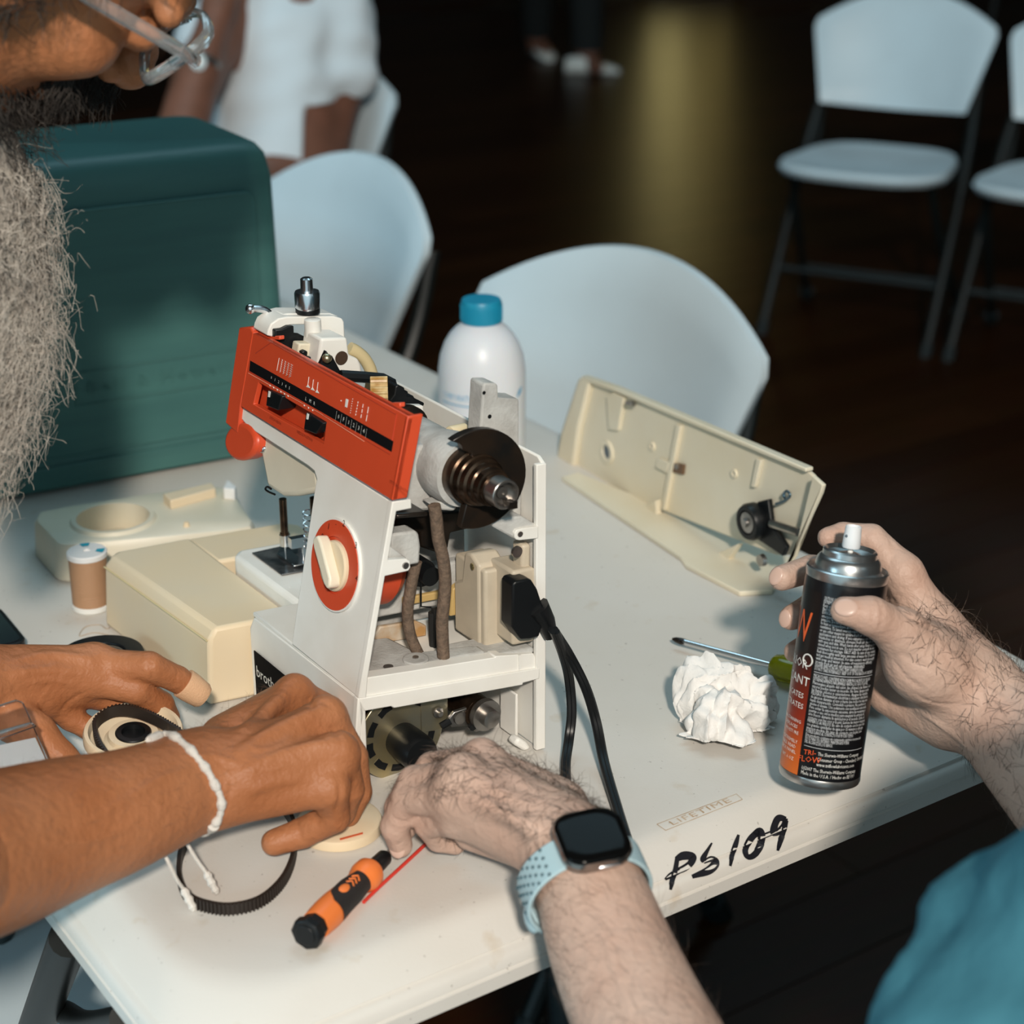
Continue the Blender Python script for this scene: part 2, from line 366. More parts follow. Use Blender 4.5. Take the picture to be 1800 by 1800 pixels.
def ps109(b):
    o = (1100, 1250); k = 1/2.571; T = lambda l: [(o[0] + x*k, o[1] + y*k) for x, y in l]
    brush(b, T([(232, 660), (222, 720), (208, 770), (200, 808)]), [7.5, 9.0, 9.0, 4.5])
    brush(b, T([(225, 672), (260, 655), (300, 660), (290, 690), (255, 715), (212, 730)]), [9.0, 15.0, 13.5, 12.0, 12.0, 9.0])
    brush(b, T([(176, 762), (205, 742), (245, 722)]), [4.5, 10.5, 9.0])
    brush(b, T([(388, 597), (368, 630), (348, 668), (355, 682)]), [3.0, 6.0, 10.5, 7.5])
    brush(b, T([(350, 684), (384, 670), (404, 688), (372, 722), (298, 750)]), [6, 11, 14, 14, 6])
    brush(b, T([(508, 560), (496, 600), (480, 650), (470, 700)]), [4.5, 9.0, 9.0, 4.5])
    brush(b, T([(600, 540), (562, 580), (540, 625), (545, 655), (570, 655), (598, 625), (612, 580), (604, 545), (580, 560)]), [10.5, 12.0, 10.5, 9.0, 10.5, 12.0, 13.5, 13.5, 12.0])
    brush(b, T([(722, 490), (690, 485), (672, 515), (668, 548), (690, 545), (712, 515), (720, 485)]), [9.0, 12.0, 12.0, 13.5, 12.0, 9.0, 9.0])
    brush(b, T([(722, 495), (712, 545), (696, 590), (684, 630)]), [9.0, 9.0, 9.0, 4.5])
    brush(b, T([(600, 575), (650, 555), (700, 535)]), [9.0, 9.0, 6.0])
P('marker_lettering', ink, table, ps109, smooth=0)
stain = mat('mould_mark_stain', (.40, .26, .14), .6, col2=(.52, .42, .32), vscale=120)
def lifetime(b):
    o = (1100, 1250); k = 1/2.571; T = lambda l: [(o[0] + x*k, o[1] + y*k) for x, y in l]
    a, c, d, e = (np.array(p, float) for p in ((140, 512), (500, 375), (527, 400), (180, 540)))
    for l in ([a, c], [c, d], [d, e], [e, a]): brush(b, T([tuple(l[0]), tuple((l[0]+l[1])/2), tuple(l[1])]), 1.1, .0002)
    ex = (c - a); ey = (a - e)
    def fn(x, y):
        q = e + (d - e)*(.11 + .78*x) + ey*(.22 + y*.80) ; p = T([tuple(q)])[0]; return on_table(p[0], p[1], .0003)
    V_, F_ = text_geo('LIFETIME', 1, 1, 1.12); V_ = V_.copy(); V_[:, 0] /= V_[:, 0].max(); b.add([fn(p[0], p[1]) for p in V_], F_)
P('moulded_mark', stain, table, lifetime, smooth=0)
# ================================================================== THE SEWING MACHINE
cA = lambda l: [(390 + x/6, 480 + y/6) for x, y in l]
cB = lambda l: [(640 + x/5.625, 660 + y/5.625) for x, y in l]
cC = lambda l: [(620 + x/5, 900 + y/5) for x, y in l]
cD = lambda l: [(600 + x/4.737, 1130 + y/4.737) for x, y in l]
c2 = lambda l: [(380 + x/3.103, 460 + y/3.103) for x, y in l]
c4 = lambda l: [(x/3.214, 820 + y/3.214) for x, y in l]
mu, _ = dirs(25); _, mv = dirs(34.4)
MM = Frame(onz(950, 1322), mu, mv, TW)               # a: front to back, b: near end to needle end, c: up
FPF = Frame(MM(-.1342, 0, .0734), mu, mv, TW + mu*.207)   # the leaning front face: n inward, b, h
def mpl(l, ax, val): return [MM.at(x, y, ax, val) for x, y in l]
def fpl(l, val=0.0): return [FPF.at(x, y, 0, val) for x, y in l]
shell = mat('white_machine_enamel', (.80, .79, .75), .38, var=.06, vscale=25, spec=.45, col2=(.75, .73, .68))
cast = mat('grey_white_casting', (.52, .52, .50), .55, col2=(.38, .37, .35), vscale=55, bump=.25, bscale=420)
red = mat('orange_red_plastic', (.62, .072, .025), .36, var=.07, vscale=18)
blackp = mat('black_plastic', (.006, .007, .008), .38, spec=.35)
badge_m = mat('matt_black_badge', (.005, .005, .006), .8, spec=.1)
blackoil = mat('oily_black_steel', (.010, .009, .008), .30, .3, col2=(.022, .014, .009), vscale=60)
brownsteel = mat('oiled_brown_steel', (.12, .075, .048), .25, .85, col2=(.030, .020, .014), vscale=70)
steel = mat('worn_steel', (.42, .40, .38), .32, .95, col2=(.26, .24, .22), vscale=60)
chrome = mat('chrome', (.74, .75, .77), .22, 1)
brass = mat('zinc_brass_plate', (.55, .46, .26), .32, .9, col2=(.40, .38, .30), vscale=40)
cream = mat('cream_plastic', (.74, .60, .41), .42, col2=(.71, .60, .44), vscale=14, spec=.4)
ivory = mat('ivory_block_plastic', (.55, .47, .36), .45, var=.1, vscale=60)
rubber = mat('brown_braided_hose', (.17, .115, .08), .85, col2=(.10, .07, .05), vscale=260, bump=.5, bscale=500)
whitep = mat('white_print', (.75, .75, .72), .5)
gearm = mat('yellowed_nylon_gear', (.66, .52, .27), .4, col2=(.35, .18, .04), vscale=90)
sm = thing('sewing_machine', MM(-.067, .1, 0), 'opened white sewing machine with orange-red control panel and bare inner works', 'sewing machine')
def pr(name, m, pts, vec, bevel=0, **k): return P(name, m, sm, lambda b: b.prism(pts, vec), bevel=bevel, **k)
# --- base
P('base_shell', shell, sm, lambda b: [
    b.prism([MM(-.1342, 0, .003), MM(-.1342, .160, .003), MM(-.1342, .160, .060), MM(-.1330, .155, .0705), MM(-.1342, 0, .0734)], mu*.005),
    b.prism([MM(-.1300, .160, .003), MM(-.004, .160, .003), MM(-.004, .160, .069), MM(-.1300, .160, .069)], -mv*.005),
    b.prism([MM(-.1340, .004, .0700), MM(-.002, .004, .0700), MM(-.002, .158, .0700), MM(-.1320, .158, .0700)], TW*.004)], bevel=.0012)
pr('base_foot', shell, [MM(-.1345, 0, .0734), MM(-.1268, 0, .0734), MM(-.1300, 0, .064), MM(-.1335, 0, .045), MM(-.136, 0, .002), MM(-.1415, 0, .002)], mv*.006, .0008)
P('free_arm', shell, sm, lambda b: [b.prism([MM(-.098, .150, .074), MM(-.098, .262, .074), MM(-.090, .272, .074), MM(-.030, .272, .074), MM(-.020, .262, .074), MM(-.020, .150, .074)], TW*-.040)], bevel=.004, seg=3)
pr('needle_plate', mat('dark_worn_plate', (.05, .055, .06), .3, .7, col2=(.2, .2, .2), vscale=80), [MM(-.085, .208, .0745), MM(-.085, .258, .0745), MM(-.045, .262, .0745), MM(-.035, .208, .0745)], TW*.0012, .0004)
# badge with the maker's name on the base front
bd = pr('badge', badge_m, [MM(-.1344, .086, .009), MM(-.1344, .153, .009), MM(-.1344, .153, .045), MM(-.1344, .086, .045)], -mu*.0008)
def brand(b): text(b, 'brother', MM(-.1356, .150, .026), -mv, TW, .0125, center=False, res=2)
P('badge_lettering', whitep, bd, brand, smooth=0)
# --- front shell (column and arm)
front_px = [(630, 1228), (690, 882), (424, 714), (422, 735), (436, 752), (540, 819), (552, 829), (556, 842), (552, 864), (512, 1133)]
pr('front_shell', shell, fpl(front_px), mu*.004, .0012)
fl_px = [(630, 1228), (690, 882), (723, 878), (724, 894), (697, 899), (682, 985), (714, 982), (721, 986), (722, 998), (718, 1004), (677, 1013), (647, 1191), (644, 1228)]
pr('end_flange', shell, mpl(fl_px, 1, -.0004), mv*.005, .0007)
P('screw_boss', steel, sm, lambda b: b.lathe([(-.0008, .0022), (0, .0024), (.002, .0024)], MM.at(713, 994, 1, -.0006), mv, 16))
pr('column_side', shell, [FPF(.002, .0935, -.002), FPF(.002, .0968, .118), FPF(.06, .0968, .118), FPF(.09, .0935, -.002)], -mv*.004)
# dial
dc = FPF(0, .0525, .0745); dn = unit(np.cross(TW + mu*.207, mv)); dn = dn if dn @ mu < 0 else -dn     # outward
dial = P('tension_dial', red, sm, lambda b: [b.ring(dc + dn*.0002, dn, .0195, .0305, .0024, 56), b.lathe([(-.004, .0285), (.0002, .0285)], dc - dn*.001, dn, 48)])
P('dial_rim', shell, dial, lambda b: b.ring(dc, dn, .0303, .0318, .0020, 56))
P('dial_cup', red, dial, lambda b: b.lathe([(-.0008, .0198), (.0012, .0198)], dc, dn, 48))
dxl = unit(-mv); dup = np.cross(dn, dxl)
if dup[2] < 0: dup = -dup
P('dial_knob', cream, dial, lambda b: [b.lathe([(.001, .0175), (.0030, .0172), (.0042, .016)], dc + dup*-.0005, dn, 40)], smooth=.5)
kd = unit(dxl*.72 - dup*.7); kp = np.cross(dn, kd)
P('dial_grip', mat('cream_grip_plastic', (.74, .68, .54), .4), dial, lambda b: b.prism([dc + kd*t + kp*w_ + dn*.003 for t, w_ in ((-.0205, -.0028), (-.0215, 0), (-.0205, .0045), (-.015, .0062), (.012, .0050), (.0165, .002), (.0165, -.002), (.012, -.0042), (-.015, -.0042))], dn*.009), bevel=.0016, seg=3)
def nums(b):
    for i, s in enumerate(('0', '9', '1', '.', '2', '.', '3', '.', '4')):
        p = ((480, 362), (500, 280), (533, 225), (573, 203), (613, 210), (650, 252), (677, 325), (687, 410), (680, 500))[i]
        q = FPF.at(400 + p[0]/3, 850 + p[1]/3, 0, -.0030)
        text(b, s, q - dup*.0021, dxl, dup, .0062, res=2)
P('dial_numbers', blackp, dial, nums, smooth=0)
P('dial_drum', red, sm, lambda b: b.lathe([(.004, .0285), (.034, .0285), (.040, .024)], dc, -dn, 48))
# --- red control panel
red_px = cA([(330, 632), (1962, 1512), (1794, 2400), (195, 1405)])
RB = -.0035
def redpanel(b):
    hole = cA([(385, 1150), (1098, 1570), (1068, 1800), (330, 1385)])
    o, h = fpl(red_px, RB), fpl(hole, RB); d = mu*.004           # front face with a window for the sliders
    vs = o + h + [q + d for q in o + h]; f = []
    for i in range(4):
        j = (i+1) % 4; f += [(i, j, 4+j, 4+i), (8+i, 12+i, 12+j, 8+j), (i, 8+i, 8+j, j), (4+i, 4+j, 12+j, 12+i)]
    b.add(vs, f)
    e = fpl([red_px[1], red_px[2]], RB); b.prism([e[0], e[1], e[1] + mu*.0105, e[0] + mu*.0105], mv*.003)      # end return
    t = fpl([red_px[0], red_px[1]], RB); b.prism([t[0], t[1], t[1] + mu*.006, t[0] + mu*.006], -TW*.0025)       # top return
rp = P('control_panel', red, sm, redpanel, smooth=.5, bevel=.0007)
def lcap(b): b.prism(fpl(cA([(180, 575), (300, 570), (330, 632), (195, 1405), (165, 1690), (145, 1680), (35, 1580)]), RB + .0012), mu*.016)
P('panel_end_cap', red, rp, lcap, bevel=.001)
P('panel_tab', red, rp, lambda b: [b.prism(fpl(cA([(440, 600), (465, 600), (480, 665), (605, 662), (605, 705), (450, 700)]), RB + .006), mu*.004), b.prism(fpl(cB([(255, 270), (350, 270), (350, 315), (330, 318)]), RB + .004), mu*.004)], bevel=.0006)
P('slider_recess', red, rp, lambda b: b.prism(fpl(cA([(360, 1130), (1110, 1555), (1080, 1815), (310, 1385)]), RB + .0105), mu*.002))
P('recess_wall', red, rp, lambda b: [b.prism([*fpl([p], RB + .003), *fpl([q], RB + .003), *fpl([q], RB + .011), *fpl([p], RB + .011)], TW*.0006) for p, q in zip(cA([(385, 1150), (1098, 1570), (1068, 1800), (330, 1385)]), cA([(1098, 1570), (1068, 1800), (330, 1385), (385, 1150)]))])
P('panel_stripe', badge_m, rp, lambda b: b.prism(fpl(c2([(185, 540), (965, 980), (955, 1037), (180, 595)]), RB - .0003), mu*.0006))
P('panel_field_line', mat('panel_line_red', (.44, .045, .018), .5), rp, lambda b: [b.tube(fpl(c2(l), RB - .0001), .00035, 6) for l in ([(180, 598), (950, 1052)], [(215, 500), (300, 440), (985, 835), (960, 975)])])
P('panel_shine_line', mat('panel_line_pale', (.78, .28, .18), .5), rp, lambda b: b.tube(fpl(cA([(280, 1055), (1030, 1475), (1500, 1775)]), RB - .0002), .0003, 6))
for l in ([(480, 1235), (632, 1300), (590, 1450), (462, 1400)], [(885, 1470), (1065, 1585), (985, 1700), (860, 1650)]):
    kb = P('slider_knob', blackp, rp, lambda b: b.prism(fpl(cA(l), RB - .0030), mu*.013), bevel=.0008)
    (x0, y0) = l[0]
    P('slider_mark', whitep, kb, lambda b: b.prism(fpl(cA([(x0 + 12, y0 + 8), (x0 + 32, y0 + 18), (x0 + 22, y0 + 75), (x0 + 4, y0 + 70)]), RB - .0034), mu*.0003), smooth=0)
fr_ = unit(-mv)
def printing(b):
    def put(s, x, y, size, cv=cA): text(b, s, FPF.at(*cv([(x, y)])[0], 0, RB - .0006), fr_, unit(TW + mu*.207), size, res=1)
    for i, s in enumerate('012345'): put(s, 520 + i*38, 1118 + i*22, .0030)
    for i, s in enumerate('LMR'): put(s, 885 + i*44, 1342 + i*25, .0034)
    for i, s in enumerate('0F1234'): put(s, 1228 + i*53, 1535 + i*30, .0040)
    def line(l, r=.00022): b.tube(fpl(cA(l), RB - .0004), r, 5)
    for i in range(6): line([(507 + i*38, 1180 + i*22), (511 + i*38, 1194 + i*22)], .0004)
    for i in range(3): line([(868 + i*44, 1392 + i*25), (871 + i*44, 1404 + i*25)], .0004)
    for i in range(7): line([(1212 + i*53, 1455 + i*31), (1196 + i*53, 1555 + i*31)], .00004)
    for i in range(1, 6):                                        # stitch pictures: zigzags growing wider
        n = 13; amp = (i - 1)*2.6
        line([(570 + i*34 - 2.0*k + (amp if k % 2 else -amp), 878 + i*17 + k*(145/n)) for k in range(n)], .00020)
    for i in range(3):                                           # needle position pictures
        x, y = 918 + i*48, 1095 + i*28; line([(x, y), (x - 12, y + 95)], .00022); b.prism(fpl(cA([(x - 12, y + 80), (x + 10, y + 118), (x - 30, y + 105)]), RB - .0004), mu*.0002)
    b.prism(fpl(cA([(1308, 1325), (1332, 1335), (1318, 1420), (1297, 1408)]), RB - .0004), mu*.0002)
    line([(1258, 1342), (1256, 1350)], .0004)
    for k in range(7): line([(1380 - 4*k, 1325 + k*24), (1378 - 4*k, 1333 + k*24)], .00022)
    for k in range(5): line([(1437 - 6*k, 1355 + k*32), (1434 - 6*k, 1373 + k*32)], .00022)
    for k in range(3): line([(1490 - 9*k, 1382 + k*54), (1484 - 9*k, 1420 + k*54)], .00022)
    for k in range(2): line([(1547 - 14*k, 1412 + k*82), (1535 - 14*k, 1480 + k*82)], .00022)
P('panel_printing', whitep, rp, printing, smooth=0)
def dprint(b):
    for s, x, y, w in (('STITCH WIDTH', 560, 1570, .017), ('NEEDLE POSITION', 870, 1730, .022), ('STITCH LENGTH', 1860, 2265, .022)):
        text(b, s, FPF.at(*cA([(x, y)])[0], 0, RB - .0004), fr_, unit(TW + mu*.207), .0028, res=1, width=w)
P('panel_dark_printing', mat('dark_red_print', (.16, .02, .01), .5), rp, dprint, smooth=0)
P('pressure_knob', red, sm, lambda b: b.prism([FPF.at(421 + 27*math.cos(t)*1.02, 777 + 34*math.sin(t), 0, -.002) for t in np.linspace(0, 2*math.pi, 28, endpoint=False)], mu*.014), bevel=.003, seg=3)
pr('thread_hook', chrome, fpl(c2([(212, 975), (240, 990), (258, 1015), (250, 1045), (212, 1040)]), .004), mu*.010, .001)
# --- head under the arm, needle bar, presser foot
P('head_casing', mat('cream_enamel', (.66, .60, .48), .4, var=.08, vscale=20), sm, lambda b: b.prism(fpl(c2([(205, 870), (330, 960), (545, 1100), (560, 1255), (430, 1283), (360, 1285), (275, 1232)]), .006), mu*.058), bevel=.004, seg=3)
P('thread_guide', blackp, sm, lambda b: b.tube(spline([FPF.at(x, y, 0, .01) for x, y in c2([(320, 1270), (285, 1255), (268, 1240), (280, 1228), (300, 1240)])], 4), .0008, 6))
P('needle_bar', brownsteel, sm, lambda b: [b.lathe([(0, .0030), (.028, .0030), (.028, .0036), (.034, .0036)], MM(-.070, .232, .127), -TW, 14)])
P('presser_bar', brownsteel, sm, lambda b: b.lathe([(0, .0034), (.048, .0034)], MM(-.050, .222, .128), -TW, 14))
P('needle_clamp', chrome, sm, lambda b: [b.lathe([(0, .0042), (.009, .0042)], MM(-.070, .232, .0975), -TW, 12), b.box(MM(-.065, .222, .094), mu*.006, mv*.003, TW*.004), b.lathe([(0, .0008), (.016, .0005)], MM(-.070, .232, .089), -TW, 8)])
P('presser_foot', chrome, sm, lambda b: [b.prism([MM(-.072, .215, .0763), MM(-.072, .243, .0763), MM(-.066, .248, .079), MM(-.060, .243, .0763), MM(-.060, .215, .0763)], TW*.0016), b.box(MM(-.058, .224, .084), mu*.004, mv*.004, TW*.008)], bevel=.0005)
P('take_up_spring', chrome, sm, lambda b: b.tube([MM(-.058 + .003*math.cos(t*3), .218 + .003*math.sin(t*3), .120 - t*.0022) for t in np.linspace(0, 14, 90)], .0006, 5))
# --- back shell
P('back_shell', shell, sm, lambda b: [
    b.prism([MM(0, 0, .002), MM(0, 0, .2175), MM(0, .006, .2215), MM(0, .205, .2225), MM(0, .205, .122), MM(0, .16, .118), MM(0, .16, .002)], mu*.003),
    b.prism([MM(-.0045, -.0003, .2180), MM(.003, -.0003, .2180), MM(.004, -.0003, .002), MM(-.0035, -.0003, .002)], mv*.004)], bevel=.0008)
P('foot_chip', shell, sm, lambda b: b.prism(mpl(cD([(1440, 850), (1480, 790), (1550, 830), (1590, 880), (1530, 910)]), 1, .004), mv*.010), bevel=.002)
pr('back_rib', shell, mpl(cD([(1455, 430), (1475, 425), (1475, 790), (1450, 800)]), 1, .02), mv*.02, .001)
# --- ledges of the open end
pr('end_ledge', shell, mpl(cD([(150, 462), (222, 290), (600, 232), (1280, 122), (1285, 112), (1600, 88), (1650, 205)]), 1, .0015), mv*.010, .0007)
pr('end_ledge', shell, mpl(cD([(150, 465), (1655, 210), (1650, 300), (1515, 335), (1512, 352), (440, 545), (415, 530), (190, 570)]), 1, -.0006), mv*.007, .0007)
pr('ledge_rib', shell, mpl(cD([(1478, 104), (1500, 100), (1500, 215), (1480, 222)]), 1, .0005), mv*.004)
P('deck', cast, sm, lambda b: [b.prism([MM(-.126, .010, .0742), MM(-.035, .010, .0742), MM(-.035, .022, .0742), MM(-.075, .030, .0742), MM(-.080, .060, .0742), MM(-.128, .070, .0742)], TW*.009), b.box(MM(-.030, .02, .0785), mu*.028, mv*.016, TW*.003)], bevel=.0025)
P('deck_boss', cast, sm, lambda b: [b.lathe([(0, .009), (.006, .009)], MM(-.083, .018, .079), TW, 20)], bevel=.001)
P('deck_screw', steel, sm, lambda b: [b.lathe([(0, .0022), (.0008, .0022)], MM(-.083, .018, .085), TW, 10), b.lathe([(0, .0035), (.0006, .0035)], MM(-.104, .016, .0833), TW, 14)])
# --- inner casting and drive shaft
hc_ = MM(-.0478, 0, .2155)
P('inner_wall', cast, sm, lambda b: [b.prism([MM(-.118, .088, .076), MM(-.004, .088, .076), MM(-.004, .088, .205), MM(-.100, .088, .205)], mv*.004), b.box(MM(-.062, .070, .112), mu*.048, mv*.005, TW*.016)], bevel=.002)
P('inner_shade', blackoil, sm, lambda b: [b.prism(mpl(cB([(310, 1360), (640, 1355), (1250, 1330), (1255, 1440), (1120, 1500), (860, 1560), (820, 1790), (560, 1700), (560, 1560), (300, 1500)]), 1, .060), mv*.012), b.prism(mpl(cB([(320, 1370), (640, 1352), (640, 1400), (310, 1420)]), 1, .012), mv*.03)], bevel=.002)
P('shaft_housing', cast, sm, lambda b: b.lathe([(.012, .0195), (.012, .0225), (.020, .0238), (.034, .0235), (.050, .0205), (.070, .0205), (.110, .0205), (.125, .018)], hc_ - TW*.001, mv, 40), smooth=.8)
pr('housing_web', cast, mpl(cB([(430, 700), (700, 690), (760, 1240), (690, 1330), (640, 1345), (430, 1365)]), 1, .034), mv*.030, .003)
pr('housing_fin', cast, mpl(cB([(650, 1275), (800, 1240), (930, 1300), (890, 1345), (760, 1335)]), 1, .018), mv*.012, .0015)
P('post', cast, sm, lambda b: [b.prism(mpl(cB([(1178, 92), (1200, 78), (1300, 78), (1325, 92), (1330, 222), (1535, 232), (1535, 725), (1565, 740), (1560, 1400), (1240, 1440), (1140, 1000), (1150, 560)]), 1, .022), mv*.016), b.prism(mpl(cB([(1240, 1436), (1560, 1390), (1715, 1480), (1715, 1600), (1510, 1630), (1280, 1500)]), 1, .002), mv*.022)], bevel=.0015)
P('post_hole', blackp, sm, lambda b: [b.lathe([(0, .0014), (.0004, .0014)], MM.at(*cB([(1240, 405)])[0], 1, .0216), -mv, 10), b.lathe([(0, .0012), (.0004, .0012)], MM.at(*cB([(1185, 170)])[0], 1, .0216), -mv, 10)])
pr('bracket_tab', shell, mpl(cB([(1490, 1560), (1510, 1528), (1560, 1515), (1725, 1490), (1725, 1612), (1540, 1632), (1505, 1625), (1490, 1600)]), 1, -.0008), mv*.004, .0006)
P('screw_boss', steel, sm, lambda b: b.lathe([(0, .0020), (.0006, .0020)], MM.at(*cB([(1542, 1568)])[0], 1, -.0008), -mv, 14))
def crescent(b):
    R0, R1 = .0165, .0345; pts = []
    for t in np.linspace(math.radians(122), math.radians(-112), 34): pts.append((R1*math.cos(t), R1*math.sin(t)))
    pts.append((R0*math.cos(math.radians(-120)), R0*math.sin(math.radians(-120))))
    for t in np.linspace(math.radians(-112), math.radians(110), 20): pts.append((R0*math.cos(t), R0*math.sin(t)))
    pts += [(-.0045, .0185), (-.0100, .0215), (-.0115, .0262)]
    b.prism([hc_ + mu*x + TW*z + mv*.0040 for x, z in pts], -mv*.0065)
P('balance_crescent', blackoil, sm, crescent, bevel=.0008)
P('shaft_collar', brownsteel, sm, lambda b: b.lathe([(-.012, .0190), (-.002, .0192), (-.001, .0178), (.004, .0176), (.005, .0165), (.009, .0160), (.010, .0142), (.014, .0138), (.0150, .0126), (.020, .0125), (.0205, .0112), (.0235, .0112)], hc_, -mv, 40), smooth=.5)
P('drive_shaft', steel, sm, lambda b: [b.lathe([(.020, .0100), (.034, .0100), (.0345, .0095), (.0345, .0082), (.029, .0080), (.029, .0042), (.0305, .0040), (.0305, .0018), (.0295, .0016), (.0295, .0001)], hc_, -mv, 36)], smooth=.5)
P('shaft_notch', blackoil, sm, lambda b: b.box(hc_ - mv*.0325 + mu*.0045 - TW*.0078, mu*.0030, mv*.0030, TW*.0024))
P('crank_disc', blackoil, sm, lambda b: b.lathe([(0, .016), (.006, .016)], MM(-.050, .080, .226), mv, 30))
P('cream_peg', mat('cream_peg_plastic', (.68, .58, .38), .4), sm, lambda b: b.lathe([(0, .0050), (.001, .0055), (.014, .0042)], MM.at(*cB([(850, 580)])[0], 1, .048), unit(mu*.9 + mv*.35), 12))
# --- drum bracket, wire, hoses
pr('drum_bracket', cast, mpl(cC([(330, 205), (350, 195), (560, 165), (585, 200), (600, 300), (590, 455), (500, 470), (340, 430)]), 1, .016), mv*.014, .002)
pr('bracket_web', cast, mpl(cC([(330, 300), (480, 410), (310, 432)]), 1, .006), mv*.010, .001)
P('wire_clip', blackp, sm, lambda b: [b.tube([MM.at(*p, 1, .045) for p in cC([(600, 560), (600, 830), (690, 838)])], .0007, 6), b.lathe([(0, .007), (.012, .007)], MM.at(*cC([(690, 570)])[0], 1, .04), mv, 18), b.lathe([(0, .010), (.012, .010)], MM.at(*cC([(620, 540)])[0], 1, .05), mv, 18)])
P('wire_band', mat('amber_tape', (.50, .34, .13), .5), sm, lambda b: [b.box(MM.at(*cC([(650, 745)])[0], 1, .062), mu*.018, mv*.002, TW*.003), b.prism(mpl(cC([(880, 680), (970, 620), (960, 900), (855, 920)]), 1, .058), mv*.006)], bevel=.001)
P('rusty_plate', mat('rust_bracket', (.55, .50, .42), .5, col2=(.40, .22, .08), vscale=50), sm, lambda b: b.prism(mpl(cC([(200, 1070), (240, 1010), (560, 960), (650, 1000), (650, 1090), (200, 1165)]), 1, .066), mv*.004), bevel=.001)
P('hose', rubber, sm, lambda b: b.tube(spline([MM.at(*p, 1, .014) for p in cC([(715, -60), (735, 60), (752, 230), (788, 380), (808, 520), (812, 640), (800, 800), (786, 950), (790, 1120), (800, 1330)])], 5), .0043, 12))
P('hose', rubber, sm, lambda b: b.tube(spline([MM.at(*p, 1, .030) for p in cC([(560, 430), (530, 560), (505, 700), (483, 850), (490, 1000), (520, 1120), (575, 1240), (640, 1370)])], 5), .0040, 12))
P('drive_belt', mat('black_belt_rubber', (.012, .012, .012), .7), sm, lambda b: [b.tube([MM.at(*cC([(700, 880)])[0], 1, .05), MM.at(*cC([(715, 1320)])[0], 1, .05)], .003, 8)] + [b.box(MM.at(*cC([(728, 860 + 24*k)])[0], 1, .048), mu*.0022, mv*.002, TW*.0010) for k in range(18)])
P('oil_cup', steel, sm, lambda b: b.lathe([(0, .004), (.006, .0042), (.0075, .002)], MM(-.0625, .018, .080), TW, 14))
# --- terminal block, plug and cord
tb = P('terminal_block', ivory, sm, lambda b: [b.box(MM(-.0185, .040, .108), mu*.011, mv*.019, TW*.030), b.prism([MM(-.031, .058, .079), MM(-.031, .026, .079), MM(-.031, .026, .140), MM(-.031, .036, .146), MM(-.031, .044, .144), MM(-.031, .048, .122), MM(-.031, .058, .117)], mu*.020), b.box(MM(-.012, .016, .115), mu*.0085, mv*.014, TW*.028), b.box(MM(-.0075, .012, .149), mu*.0035, mv*.006, TW*.010)], bevel=.0022, seg=3)
P('block_screw', mat('brass_screw', (.6, .45, .2), .3, 1), tb, lambda b: b.lathe([(0, .0024), (.0008, .0024), (.0008, .0008)], MM(-.0316, .0325, .1375), -mu, 12))
P('block_screw', steel, tb, lambda b: b.lathe([(0, .004), (.002, .004)], MM.at(*cC([(1435, 345)])[0], 1, .006), -mv, 14))
cord = thing('power_cord', MM.at(955, 1110, 1, -.01), 'black twin power cord plugged into the open side of the sewing machine', 'power cord')
P('plug', blackp, cord, lambda b: b.prism(mpl(cC([(1405, 640), (1430, 612), (1540, 588), (1575, 600), (1625, 680), (1665, 800), (1700, 880), (1640, 1100), (1560, 1120), (1480, 1125), (1400, 1010)]), 1, -.008), mv*.014), bevel=.003, seg=3)
P('strain_relief', blackp, cord, lambda b: b.tube([MM.at(*p, 1, -.004) for p in cC([(1620, 830), (1690, 950), (1740, 1090)])], [.0085, .0070, .0050], 12))
for l in ([(975, 1110), (990, 1150), (1000, 1190), (1005, 1250), (1000, 1300), (994, 1350), (1000, 1420)], [(972, 1106), (1000, 1150), (1030, 1210), (1048, 1270), (1062, 1340), (1085, 1420), (1110, 1500)]):
    hh = np.linspace(.105, .003, len(l))**1.0
    hs = [.105, .080, .055, .030, .012, .005, .004]
    for k in (-1, 1):
        P('wire', blackp, cord, lambda b: b.tube(spline([onz(x + k*3.2, y, h) for (x, y), h in zip(l, hs)], 6), .0024, 8))
# --- motor and foot clamp in the base
mc = MM.at(*cD([(480, 745)])[0], 1, .020)
mot = P('motor_plate', brass, sm, lambda b: [b.lathe([(0, .0335), (.002, .034), (.003, .0335)], mc, -mv, 48), b.box(mc + mu*.026 + TW*.010, mu*.010, mv*.0012, TW*.014)], bevel=.0004)
mup = unit(mu - mv*(mu @ mv))
def slots(b):
    for k in range(10):
        t = 2*math.pi*k/10 + .2; d = mup*math.cos(t) + TW*math.sin(t); e = -mup*math.sin(t) + TW*math.cos(t)
        b.prism([mc - mv*.0031 + d*(.0245 + r) + e*s for r, s in ((-.0025, -.005), (.0025, -.0058), (.0034, 0), (.0025, .0058), (-.0025, .005), (-.0016, 0))], -mv*.0003)
P('motor_slot', blackp, mot, slots, smooth=0)
P('motor_bolt', steel, mot, lambda b: [b.lathe([(.002, .0040), (.003, .0038), (.003, .0022), (.006, .0020)], mc + mu*.028 + TW*.010, -mv, 16)])
P('motor_body', mat('motor_wrap', (.10, .02, .012), .5), sm, lambda b: b.lathe([(.004, .027), (.045, .027)], mc, mv, 30))
P('motor_pulley', blackp, sm, lambda b: b.lathe([(.002, .010), (.003, .0125), (.012, .0130), (.026, .0132), (.030, .0120), (.031, .0005)], mc - TW*.004, -mv, 32), smooth=.5)
cl = MM.at(*cD([(1175, 580)])[0], 1, .012)
P('clamp_tube', brownsteel, sm, lambda b: b.lathe([(0, .0115), (.05, .0115)], cl - mu*.002, mv, 24))
